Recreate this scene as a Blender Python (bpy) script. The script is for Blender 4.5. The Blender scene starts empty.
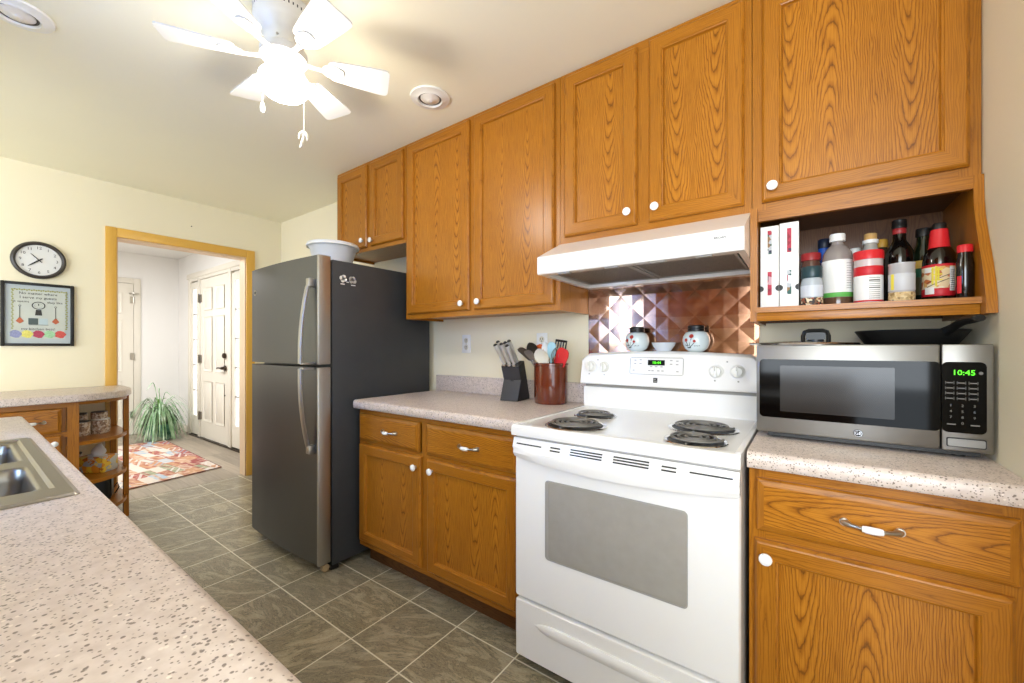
import bpy, bmesh, math, random
from mathutils import Vector, Matrix
random.seed(7)
C = bpy.context.scene.collection
SC = bpy.context.scene
PI = math.pi

# ------------------------------------------------------------------ camera
cam_d = bpy.data.cameras.new('camera'); cam = bpy.data.objects.new('camera', cam_d); C.objects.link(cam)
cam.location = (0.8998, -1.9482, 1.2043)
cam.rotation_euler = (PI/2, 0, 0.6264)
cam_d.sensor_width = 36; cam_d.sensor_fit = 'HORIZONTAL'
cam_d.lens = 407.34/1024*36
cam_d.shift_y = 5.6/1024
cam_d.clip_start = 0.02
SC.camera = cam

# ------------------------------------------------------------------ world and lights
w = bpy.data.worlds.new('daylight'); SC.world = w; w.use_nodes = True
bg = w.node_tree.nodes['Background']
bg.inputs[0].default_value = (0.80, 0.90, 1.0, 1); bg.inputs[1].default_value = 2.85

def area(name, loc, target, sx, sy, power, col):
    d = bpy.data.lights.new(name, 'AREA'); d.shape = 'RECTANGLE'; d.size = sx; d.size_y = sy
    d.energy = power; d.color = col
    o = bpy.data.objects.new(name, d); C.objects.link(o); o.location = loc
    v = Vector(target)-Vector(loc); o.rotation_euler = v.to_track_quat('-Z', 'Y').to_euler()
    return o
WIN = (-1.05, -0.40, 1.12, 2.12)      # kitchen window opening above the sink
area('window_daylight', (-0.725, -2.50, 1.62), (-0.725, 0, 1.62), 0.62, 0.96, 30, (0.52, 0.76, 1.0))
area('added_fill_right', (1.15, -3.9, 1.62), (0.5, -0.4, 1.1), 2.4, 1.6, 92, (0.84, 0.92, 1.0))  # unseen fill light added to brighten the range side and right wall
area('added_fill_left', (-1.6, -4.3, 1.6), (-2.6, -1.0, 1.2), 1.8, 1.8, 27, (0.86, 0.93, 1.0))  # unseen fill light added to brighten the far left wall and ceiling
area('added_fill_hall', (-4.9, -1.45, 2.38), (-4.9, -1.2, 0), 0.5, 0.5, 43, (0.96, 0.98, 1.0))  # light added out of view to brighten the hallway

SC.view_settings.view_transform = 'Standard'
SC.view_settings.look = 'None'
SC.view_settings.gamma = 1.0
SC.view_settings.exposure = 0.45
SC.view_settings.use_curve_mapping = False

# ------------------------------------------------------------------ materials
def lin(c):
    if isinstance(c, str):
        c = c.lstrip('#'); c = [int(c[i:i+2], 16)/255 for i in (0, 2, 4)]
    return tuple((x/12.92 if x <= .04045 else ((x+.055)/1.055)**2.4) for x in c)+(1,)

class NT:
    def __init__(s, m): s.t = m.node_tree; s.n = s.t.nodes; s.l = s.t.links
    def new(s, k, **kw):
        nd = s.n.new(k)
        for a, b in kw.items(): setattr(nd, a, b)
        return nd
    def put(s, sock, v):
        if hasattr(v, 'is_output') or isinstance(v, bpy.types.NodeSocket): s.l.new(v, sock)
        elif v is not None: sock.default_value = v
    def math(s, op, a, b=None, c=None):
        nd = s.new('ShaderNodeMath', operation=op)
        s.put(nd.inputs[0], a); s.put(nd.inputs[1], b)
        if c is not None: s.put(nd.inputs[2], c)
        return nd.outputs[0]
    def ramp(s, f, stops, interp='LINEAR'):
        nd = s.new('ShaderNodeValToRGB'); nd.color_ramp.interpolation = interp
        e = nd.color_ramp.elements
        while len(e) < len(stops): e.new(0.5)
        for k, (p, c) in enumerate(stops):
            e[k].position = p; e[k].color = lin(c) if not (isinstance(c, (int, float))) else (c, c, c, 1)
        s.put(nd.inputs[0], f); return nd.outputs[0]
    def mix(s, f, a, b, blend='MIX'):
        nd = s.new('ShaderNodeMix', data_type='RGBA', blend_type=blend)
        s.put(nd.inputs[0], f); s.put(nd.inputs[6], a); s.put(nd.inputs[7], b); return nd.outputs[2]
    def noise(s, vec, scale, detail=2, rough=.5, dist=0):
        nd = s.new('ShaderNodeTexNoise'); s.put(nd.inputs['Vector'], vec)
        nd.inputs['Scale'].default_value = scale; nd.inputs['Detail'].default_value = detail
        nd.inputs['Roughness'].default_value = rough; nd.inputs['Distortion'].default_value = dist
        return nd.outputs[0]
    def white(s, v, dims='1D'):
        nd = s.new('ShaderNodeTexWhiteNoise', noise_dimensions=dims)
        if dims == '1D': s.put(nd.inputs['W'], v)
        else: s.put(nd.inputs['Vector'], v)
        return nd.outputs[0]
    def comb(s, x, y, z=0.0):
        nd = s.new('ShaderNodeCombineXYZ'); s.put(nd.inputs[0], x); s.put(nd.inputs[1], y); s.put(nd.inputs[2], z); return nd.outputs[0]
    def sep(s, v):
        nd = s.new('ShaderNodeSeparateXYZ'); s.put(nd.inputs[0], v); return nd.outputs
    def coord(s, k='Object'):
        return s.new('ShaderNodeTexCoord').outputs[k]
    def bump(s, h, strength=.2, dist=.01):
        nd = s.new('ShaderNodeBump'); nd.inputs['Strength'].default_value = strength; nd.inputs['Distance'].default_value = dist
        s.put(nd.inputs['Height'], h); return nd.outputs[0]

MATS = {}
def base_mat(name):
    m = bpy.data.materials.new(name); m.use_nodes = True
    MATS[name] = m
    return m, NT(m), m.node_tree.nodes['Principled BSDF']
def mat(name, col, rough=.5, metal=0.0, spec=.5, emit=0, trans=0, ior=1.45, coat=0, vary=.03, scale=8, bump=0, alpha=1):
    """plain finish with a slight procedural mottling"""
    m, nt, b = base_mat(name)
    c = lin(col)
    if vary:
        f = nt.noise(nt.coord(), scale, 3)
        lo = tuple(max(0, x*(1-vary*2)) for x in c[:3])+(1,); hi = tuple(min(1, x*(1+vary*2)) for x in c[:3])+(1,)
        nt.put(b.inputs['Base Color'], nt.mix(f, lo, hi))
        if bump: nt.put(b.inputs['Normal'], nt.bump(nt.noise(nt.coord(), scale*30, 2), bump, .002))
    else: b.inputs['Base Color'].default_value = c
    b.inputs['Roughness'].default_value = rough; b.inputs['Metallic'].default_value = metal
    b.inputs['Specular IOR Level'].default_value = spec
    b.inputs['Transmission Weight'].default_value = trans; b.inputs['IOR'].default_value = ior
    b.inputs['Coat Weight'].default_value = coat; b.inputs['Coat Roughness'].default_value = .1
    b.inputs['Alpha'].default_value = alpha
    if emit:
        b.inputs['Emission Color'].default_value = c; b.inputs['Emission Strength'].default_value = emit
    return m

def oak(name, light, mid, dark, width=.15, tilt=.14, ring=.0092, rough=.32, contrast=1.0):
    m, nt, b = base_mat(name)
    x, y, _ = nt.sep(nt.coord('UV'))
    u, v = x, y
    wv = nt.noise(nt.comb(nt.math('MULTIPLY', u, 2.0), nt.math('MULTIPLY', v, 7.0)), 1.0, 4, .6)
    v2 = nt.math('ADD', v, nt.math('MULTIPLY', nt.math('SUBTRACT', wv, .5), .05))
    bd = nt.math('FLOOR', nt.math('DIVIDE', v, width))
    r1 = nt.white(bd); r2 = nt.white(nt.math('ADD', bd, 17.3))
    uo = nt.math('ADD', nt.math('MULTIPLY', nt.math('GREATER_THAN', r1, .5), nt.math('SUBTRACT', .9, nt.math('MULTIPLY', u, 2.0))), u)
    bx = nt.math('SUBTRACT', v2, nt.math('MULTIPLY', nt.math('ADD', bd, nt.math('ADD', .5, nt.math('MULTIPLY', nt.math('SUBTRACT', r1, .5), .45))), width))
    dep = nt.math('ADD', nt.math('MULTIPLY', nt.math('ADD', uo, nt.math('MULTIPLY', r2, .25)), tilt), .004)
    r = nt.math('SQRT', nt.math('ADD', nt.math('MULTIPLY', nt.math('MULTIPLY', bx, bx), 4.0), nt.math('MULTIPLY', dep, dep)))
    wob = nt.noise(nt.comb(nt.math('MULTIPLY', u, 24.0), nt.math('MULTIPLY', v, 60.0)), 1.0, 3, .6)
    r = nt.math('ADD', r, nt.math('MULTIPLY', wob, .006))
    r = nt.math('ADD', r, nt.math('MULTIPLY', nt.noise(nt.comb(nt.math('MULTIPLY', u, 3.0), nt.math('MULTIPLY', v, 14.0), 3.0), 1.0, 2), .022))
    fr = nt.math('FRACT', nt.math('DIVIDE', r, ring))
    g = nt.ramp(fr, [(0, 0.22), (.10, .62), (.35, .95), (.7, 1.0), (.9, .75), (1.0, .2)])
    pores = nt.noise(nt.comb(nt.math('MULTIPLY', u, 9.0), nt.math('MULTIPLY', v, 520.0)), 1.0, 2, .6)
    pr = nt.ramp(pores, [(.35, .55), (.52, 1.0)])
    gg = nt.math('MULTIPLY', g, pr)
    big = nt.noise(nt.comb(nt.math('MULTIPLY', u, 1.2), nt.math('MULTIPLY', v, 5.0)), 1.0, 2)
    gg = nt.math('ADD', nt.math('MULTIPLY', gg, .85*contrast), nt.math('ADD', nt.math('MULTIPLY', big, .25), (1-contrast)*.7-.05))
    nt.put(b.inputs['Base Color'], nt.ramp(gg, [(0.1, dark), (.55, mid), (1.0, light)]))
    b.inputs['Roughness'].default_value = rough
    b.inputs['Coat Weight'].default_value = .12; b.inputs['Coat Roughness'].default_value = .2; b.inputs['Specular IOR Level'].default_value = .3
    nt.put(b.inputs['Normal'], nt.bump(gg, .08, .002))
    return m
OAKP = oak('oak_panel', '#bc7a20', '#985b11', '#4e2a05')
OAKF = oak('oak_frame', '#b6741e', '#935911', '#562f06', width=.07, tilt=.03, contrast=.65)
OAKD = oak('oak_shade_darkened', '#704722', '#583415', '#3f230c', width=.12, contrast=.7, rough=.5)  # colour darkened to put shade inside the open shelf; toe kicks share it
TRIMW = oak('golden_trim_wood', '#e2b258', '#dca748', '#c48d34', width=.1, tilt=.02, contrast=.45, rough=.4)

def paint(name, col, rough=.6):
    m, nt, b = base_mat(name)
    f = nt.noise(nt.coord(), 1.3, 2)
    c = lin(col)
    nt.put(b.inputs['Base Color'], nt.mix(f, tuple(x*.97 for x in c[:3])+(1,), tuple(min(1, x*1.02) for x in c[:3])+(1,)))
    b.inputs['Roughness'].default_value = rough; b.inputs['Specular IOR Level'].default_value = .25
    nt.put(b.inputs['Normal'], nt.bump(nt.noise(nt.coord(), 160, 2), .05, .002))
    return m
WALLP = paint('cream_wall_paint', '#eee3c5')
CEILP = paint('beige_ceiling_paint', '#f3edd5', .8)
HALLP = paint('white_hall_paint', '#efedea')
SAGE = paint('sage_wall_paint', '#e9e0c6')

def counter_mat():
    m, nt, b = base_mat('speckled_laminate')
    co = nt.coord()
    def specks(scale, lo, hi):
        vo = nt.new('ShaderNodeTexVoronoi'); nt.put(vo.inputs['Vector'], co); vo.inputs['Scale'].default_value = scale
        sel = nt.white(vo.outputs['Color'], '3D')
        d = nt.math('ADD', vo.outputs['Distance'], nt.math('MULTIPLY', nt.noise(co, scale*2.2, 2), .25))
        return nt.math('MULTIPLY', nt.ramp(d, [(.34, 1.0), (.42, 0.0)]), nt.ramp(sel, [(lo, 0.0), (hi, 1.0)]))
    basec = nt.ramp(nt.noise(co, 60, 3), [(.3, '#c9b8ad'), (.7, '#d9cac0')])
    c = nt.mix(specks(120, .80, .86), basec, lin('#e6d8cc'))
    c = nt.mix(specks(125, .36, .44), c, lin('#7b6c62'))
    c = nt.mix(specks(190, .30, .38), c, lin('#8c7b6f'))
    nt.put(b.inputs['Base Color'], c)
    b.inputs['Roughness'].default_value = .33
    return m
COUNTER = counter_mat()

def floor_mat():
    m, nt, b = base_mat('slate_tile')
    x, y, z = nt.sep(nt.coord())
    S = .305
    gx = nt.math('DIVIDE', nt.math('ADD', x, .016), S); gy = nt.math('DIVIDE', nt.math('ADD', y, .666), S*1.012)
    fx = nt.math('FRACT', gx); fy = nt.math('FRACT', gy)
    ex = nt.math('ABSOLUTE', nt.math('SUBTRACT', fx, .5)); ey = nt.math('ABSOLUTE', nt.math('SUBTRACT', fy, .5))
    grout = nt.ramp(nt.math('MAXIMUM', ex, ey), [(.489, 0.0), (.493, 1.0)])
    ix = nt.math('FLOOR', gx); iy = nt.math('FLOOR', gy)
    rnd = nt.white(nt.comb(ix, iy), '3D'); rnd2 = nt.white(nt.comb(nt.math('ADD', ix, 31.7), iy), '3D')
    ang = nt.math('ADD', nt.math('MULTIPLY', rnd, 1.2), .0)
    ca = nt.math('COSINE', ang); sa = nt.math('SINE', ang)
    lx = nt.math('ADD', nt.math('MULTIPLY', x, ca), nt.math('MULTIPLY', y, sa))
    ly = nt.math('SUBTRACT', nt.math('MULTIPLY', y, ca), nt.math('MULTIPLY', x, sa))
    vec = nt.comb(nt.math('MULTIPLY', lx, 4.0), nt.math('MULTIPLY', ly, 13.0), nt.math('MULTIPLY', rnd2, 30.0))
    n1 = nt.noise(vec, 1.2, 8, .65, 1.4)
    n2 = nt.noise(vec, 3.2, 6, .7, 1.6)
    n3 = nt.math('ABSOLUTE', nt.math('SUBTRACT', nt.noise(vec, 2.6, 6, .7, 2.2), .5))
    vein = nt.math('ABSOLUTE', nt.math('SUBTRACT', n1, .5))
    col = nt.ramp(n1, [(.25, '#5f5746'), (.42, '#82775f'), (.56, '#a2957a'), (.75, '#c2b599')])
    col = nt.mix(nt.ramp(vein, [(0, .8), (.022, 0.0)]), col, lin('#48432f'))
    col = nt.mix(nt.ramp(n3, [(0, .6), (.018, 0.0)]), col, lin('#c9c0a8'))
    col = nt.mix(nt.ramp(n2, [(.55, 0.0), (.75, .5)]), col, lin('#a8926f'))
    col = nt.mix(nt.math('MULTIPLY', rnd2, .35), col, lin('#857f70'))
    n4 = nt.noise(vec, 7.0, 9, .75, 2.0)
    col = nt.mix(nt.ramp(n4, [(.36, .75), (.47, 0.0)]), col, lin('#4a463a'))
    col = nt.mix(grout, col, lin('#e2dbc6'))
    nt.put(b.inputs['Base Color'], col)
    nt.put(b.inputs['Roughness'], nt.ramp(n2, [(.2, .25), (.8, .42)]))
    hh = nt.math('SUBTRACT', nt.math('MULTIPLY', n1, .6), grout)
    nt.put(b.inputs['Normal'], nt.bump(hh, .25, .004))
    return m
FLOORM = floor_mat()

def plank_mat():
    m, nt, b = base_mat('grey_plank_floor')
    x, y, z = nt.sep(nt.coord())
    gy = nt.math('DIVIDE', y, .12); iy = nt.math('FLOOR', gy)
    gx = nt.math('ADD', nt.math('DIVIDE', x, 1.1), nt.math('MULTIPLY', nt.white(iy), 1.0)); ix = nt.math('FLOOR', gx)
    ey = nt.math('ABSOLUTE', nt.math('SUBTRACT', nt.math('FRACT', gy), .5))
    r = nt.white(nt.comb(ix, iy), '3D')
    gr = nt.noise(nt.comb(nt.math('MULTIPLY', x, 3.0), nt.math('MULTIPLY', y, 40.0), nt.math('MULTIPLY', r, 20.0)), 1.0, 5, .6, .5)
    c = nt.ramp(nt.math('ADD', nt.math('MULTIPLY', gr, .7), nt.math('MULTIPLY', r, .3)), [(.25, '#857a6c'), (.6, '#a69886'), (.85, '#b9ab99')])
    c = nt.mix(nt.ramp(ey, [(.485, 0.0), (.495, .7)]), c, lin('#5c5347'))
    nt.put(b.inputs['Base Color'], c); b.inputs['Roughness'].default_value = .38
    return m
PLANK = plank_mat()

def steel(name, col, rough=.28, axis='x', aniso=True):
    m, nt, b = base_mat(name)
    x, y, z = nt.sep(nt.coord())
    if axis == 'x': v = nt.comb(nt.math('MULTIPLY', x, 2.0), nt.math('MULTIPLY', y, 300.0), nt.math('MULTIPLY', z, 900.0))
    else: v = nt.comb(nt.math('MULTIPLY', x, 300.0), nt.math('MULTIPLY', y, 300.0), nt.math('MULTIPLY', z, 2.0))
    n = nt.noise(v, 1.0, 3, .6)
    c = lin(col)
    nt.put(b.inputs['Base Color'], nt.mix(n, tuple(q*.94 for q in c[:3])+(1,), tuple(min(1, q*1.05) for q in c[:3])+(1,)))
    b.inputs['Metallic'].default_value = 1.0
    nt.put(b.inputs['Roughness'], nt.ramp(n, [(0, rough*.93), (1, rough*1.08)]))
    return m
STEEL = steel('brushed_steel', '#8b8883', .40)
STEELV = steel('brushed_steel_upright', '#b5b2ae', .42, 'z')
DARKST = steel('darkened_stainless', '#67686b', .42, 'z')  # stainless darkened in colour to stand for the refrigerator doors' dark reflections
SINKST = steel('sink_steel', '#8f887d', .36)
NICKEL = mat('satin_nickel', '#b9b4ab', .3, 1.0)
CHROME = mat('chrome', '#dadada', .12, 1.0)
BRONZE = mat('dark_bronze', '#4a4038', .35, .9)
WHITEAP = mat('white_enamel', '#edeae6', .18, coat=.3, vary=.01)
WHITEPL = mat('white_plastic', '#eceae4', .35, vary=.01)
WHITEKN = mat('white_porcelain', '#f4f3f0', .12, coat=.5, vary=.01)
IVORYPL = mat('almond_plastic', '#d9d0ba', .4, vary=.01)
BLACKPL = mat('black_plastic', '#1a1918', .4, vary=.05)
BLACKGL = mat('black_glass', '#050505', .07, vary=0, spec=.2)
CASTIR = mat('cast_iron', '#232221', .42, .3, vary=.2, bump=.2)
CHARC = mat('charcoal_enamel', '#363739', .45, vary=.06, bump=.1, scale=10)
GREYGL = mat('grey_oven_glass', '#9b968e', .12, coat=.4, vary=.04, scale=30)
DARKGR = mat('dark_grey_slot', '#33312e', .5)
GREYPL = mat('grey_plastic', '#9a968f', .4)
COIL = mat('coil_iron', '#7d7a76', .42, .5, vary=.1)
DOORW = mat('white_door_paint', '#e2dccf', .4, vary=.01)
def emis(name, col, s):
    m = mat(name, col, .4, emit=s, vary=0); return m
GREENLED = emis('green_led', '#58f020', 1.1)
GLOBE = emis('lit_frosted_glass', '#fff6ea', 22)
PANE = emis('bright_daylit_pane', '#f6f8ff', 1.05)

def copper_mat():
    m, nt, b = base_mat('copper_sheet')
    f = nt.noise(nt.coord(), 14, 4, .6)
    nt.put(b.inputs['Base Color'], nt.ramp(f, [(.3, '#a1795f'), (.6, '#b5896c'), (.8, '#bd9479')]))
    b.inputs['Metallic'].default_value = 1.0
    nt.put(b.inputs['Roughness'], nt.ramp(f, [(.2, .11), (.8, .19)]))
    return m
COPPER = copper_mat()
def mesh_filter_mat():
    m, nt, b = base_mat('filter_mesh')
    vo = nt.new('ShaderNodeTexVoronoi'); nt.put(vo.inputs['Vector'], nt.coord()); vo.inputs['Scale'].default_value = 300
    nt.put(b.inputs['Base Color'], nt.ramp(vo.outputs['Distance'], [(.2, '#4c4844'), (.6, '#938d84')]))
    b.inputs['Metallic'].default_value = .6; b.inputs['Roughness'].default_value = .5
    return m
FILTER = mesh_filter_mat()
def rug_mat():
    m, nt, b = base_mat('patchwork_rug')
    x, y, z = nt.sep(nt.coord())
    a = nt.math('ADD', nt.math('MULTIPLY', x, .92), nt.math('MULTIPLY', y, .25)); c_ = nt.math('SUBTRACT', nt.math('MULTIPLY', y, .95), nt.math('MULTIPLY', x, .1))
    gy = nt.math('DIVIDE', c_, .085); iy = nt.math('FLOOR', gy)
    gx = nt.math('ADD', nt.math('DIVIDE', a, .20), nt.math('MULTIPLY', nt.white(iy), 3.0)); ix = nt.math('FLOOR', gx)
    r = nt.white(nt.comb(ix, iy), '3D'); r2 = nt.white(nt.comb(ix, nt.math('ADD', iy, 9.1)), '3D')
    pal = nt.ramp(r, [(0, '#a8605a'), (.14, '#bf9070'), (.30, '#d4cabf'), (.5, '#b5826a'), (.64, '#a9bac9'), (.74, '#d8d0c8'), (.86, '#9c5a58'), (.95, '#989c82')], 'CONSTANT')
    st = nt.math('SINE', nt.math('MULTIPLY', nt.math('ADD', nt.math('MULTIPLY', a, nt.math('SUBTRACT', r2, .5)), nt.math('MULTIPLY', c_, .6)), 150.0))
    pal2 = nt.ramp(r2, [(0, '#d8cdc0'), (.3, '#9c5a56'), (.5, '#bf9676'), (.75, '#dcd6d0'), (.9, '#93a3b5')], 'CONSTANT')
    col = nt.mix(nt.ramp(st, [(.45, 0.0), (.6, .75)]), pal, pal2)
    vor = nt.noise(nt.coord(), 22, 3)
    col = nt.mix(nt.ramp(vor, [(.5, 0.0), (.62, .45)]), col, lin('#e6cdb9'))
    nt.put(b.inputs['Base Color'], col); b.inputs['Roughness'].default_value = .95; b.inputs['Specular IOR Level'].default_value = .1
    nt.put(b.inputs['Normal'], nt.bump(nt.noise(nt.coord(), 400, 2), .4, .003))
    return m
RUGM = rug_mat()
def leafbox_mat():
    m, nt, b = base_mat('autumn_print')
    vo = nt.new('ShaderNodeTexVoronoi'); nt.put(vo.inputs['Vector'], nt.mix(.25, nt.coord(), nt.coord())); vo.inputs['Scale'].default_value = 24
    r = nt.white(vo.outputs['Color'], '3D')
    nt.put(b.inputs['Base Color'], nt.ramp(nt.math('ADD', nt.math('MULTIPLY', r, .8), nt.math('MULTIPLY', nt.noise(nt.coord(), 60, 2), .2)),
           [(0, '#c9c6bd'), (.25, '#e0912a'), (.42, '#ecc13a'), (.58, '#c06a22'), (.7, '#a9b0b4'), (.85, '#e8d37c')], 'CONSTANT'))
    b.inputs['Roughness'].default_value = .5
    return m
LEAFBOX = leafbox_mat()
def seeds_mat(name, cols, scale=160, rough=.6):
    m, nt, b = base_mat(name)
    vo = nt.new('ShaderNodeTexVoronoi'); nt.put(vo.inputs['Vector'], nt.coord()); vo.inputs['Scale'].default_value = scale
    r = nt.white(vo.outputs['Color'], '3D')
    nt.put(b.inputs['Base Color'], nt.ramp(r, [(i/len(cols), c) for i, c in enumerate(cols)], 'CONSTANT'))
    b.inputs['Roughness'].default_value = rough
    return m
SEEDS = seeds_mat('mixed_peppercorns', ['#6b4a32', '#2c2320', '#b79a72', '#8c4630', '#d8c7a5'])
GRAINS = seeds_mat('beige_grains', ['#b49a6c', '#d2bb8c', '#8f7447', '#c9ab76'])
JARFILL = seeds_mat('brown_jar_contents', ['#a8876c', '#b89c80', '#8a6a52', '#cbb59c', '#d9cabb'], 110)
LABELTXT = seeds_mat('printed_label', ['#f0eeea', '#eceae6', '#d0ccc6', '#f2f0ec', '#8c8884'], 400)
COLSTRIP = seeds_mat('packet_colours', ['#2b5a52', '#b5b8bd', '#a8253a', '#32324a', '#d9d9de', '#8c6a45'], 85)
COLSTRIPR = seeds_mat('packet_reds', ['#a8253a', '#b53048', '#4a2a48', '#c9a3aa', '#8e1f33'], 85)
SAUCELAB = seeds_mat('sauce_label_print', ['#e2c79a', '#e8d4a8', '#d8a860', '#c4703c', '#e9d9b5'], 70)
def glass(name, col, rough=.05, trans=1.0):
    return mat(name, col, rough, trans=trans, ior=1.45, vary=0)
CLEARG = glass('clear_glass', '#f4f6f5')
DARKG = mat('dark_bottle_glass', '#0d0b0a', .08, vary=0, coat=.5)
GREENG = mat('dark_green_glass', '#141c10', .08, vary=0, coat=.5)
SOYG = mat('soy_brown_glass', '#120807', .07, vary=0, coat=.5)
TANLIQ = mat('amber_liquid', '#5a4030', .12, vary=0, coat=.4)
REDPL = mat('red_plastic', '#d0232a', .35)
DKRED = mat('dark_red_lid', '#9c2a2c', .35)
TEALCAP = mat('dark_teal_plastic', '#1f3a40', .35)
BLUEPL = mat('blue_plastic', '#1a55b8', .35)
CORK = mat('cork', '#c39a5c', .8, vary=.15, scale=80)
YELCAP = mat('yellow_cap', '#c8973a', .45)
LBLW = mat('white_label', '#ecebe7', .5)
LBLG = mat('green_label_band', '#5fae4e', .5)
LBLR = mat('red_label', '#c8202a', .45)
LBLY = mat('yellow_label', '#ead94a', .5)
LBLK = mat('black_print', '#211f1e', .5)
LBLGR = mat('dark_green_label', '#24553a', .5)
GLAZE = mat('brown_salt_glaze', '#662a14', .12, coat=.8, vary=.12, scale=14)
GLAZEIN = mat('dark_glaze', '#3d1d10', .3)
KNIFEB = mat('grey_knife_block', '#37363a', .35, vary=.05)
KNIFEBD = mat('black_block_side', '#171618', .4)
ORANGEPL = mat('orange_silicone', '#d5601f', .4)
REDSIL = mat('red_silicone', '#cf2324', .4)
BLUESIL = mat('pale_blue_plastic', '#a6d0dc', .4)
CREAMSIL = mat('cream_silicone', '#e2dccb', .45)
LEAFM = None
def leaf_mat(name, a, bcol, c):
    m, nt, b = base_mat(name)
    nt.put(b.inputs['Base Color'], nt.ramp(nt.noise(nt.coord(), 9, 3), [(.3, a), (.5, bcol), (.7, c)]))
    b.inputs['Roughness'].default_value = .4
    return m
LEAFM = leaf_mat('plant_leaf', '#4f7f4a', '#8fb487', '#cfe0c8')
LEAFC = leaf_mat('plant_heart_leaf', '#4c7a30', '#7aa648', '#9cc06a')
POTM = leaf_mat('pot_green_glaze', '#1f5b45', '#6c9c84', '#c8d8cc')
TRUNKM = mat('plant_trunk', '#6a5a44', .8, vary=.2)
MAPLE = mat('pale_bowl', '#dfdedc', .3)
JARWH = mat('blue_white_glaze', '#d4dfe0', .15, coat=.6, vary=.03)
POPPY = mat('poppy_red', '#a83228', .4)
STEMB = mat('stem_dark_blue', '#37424a', .4)
TISSUE = mat('tissue_paper', '#f5f4f2', .9)
PAPER = mat('paper_print', '#bfc2b8', .6, vary=.04)
MATBOARD = mat('grey_mat_board', '#b4bbbc', .6)

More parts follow.
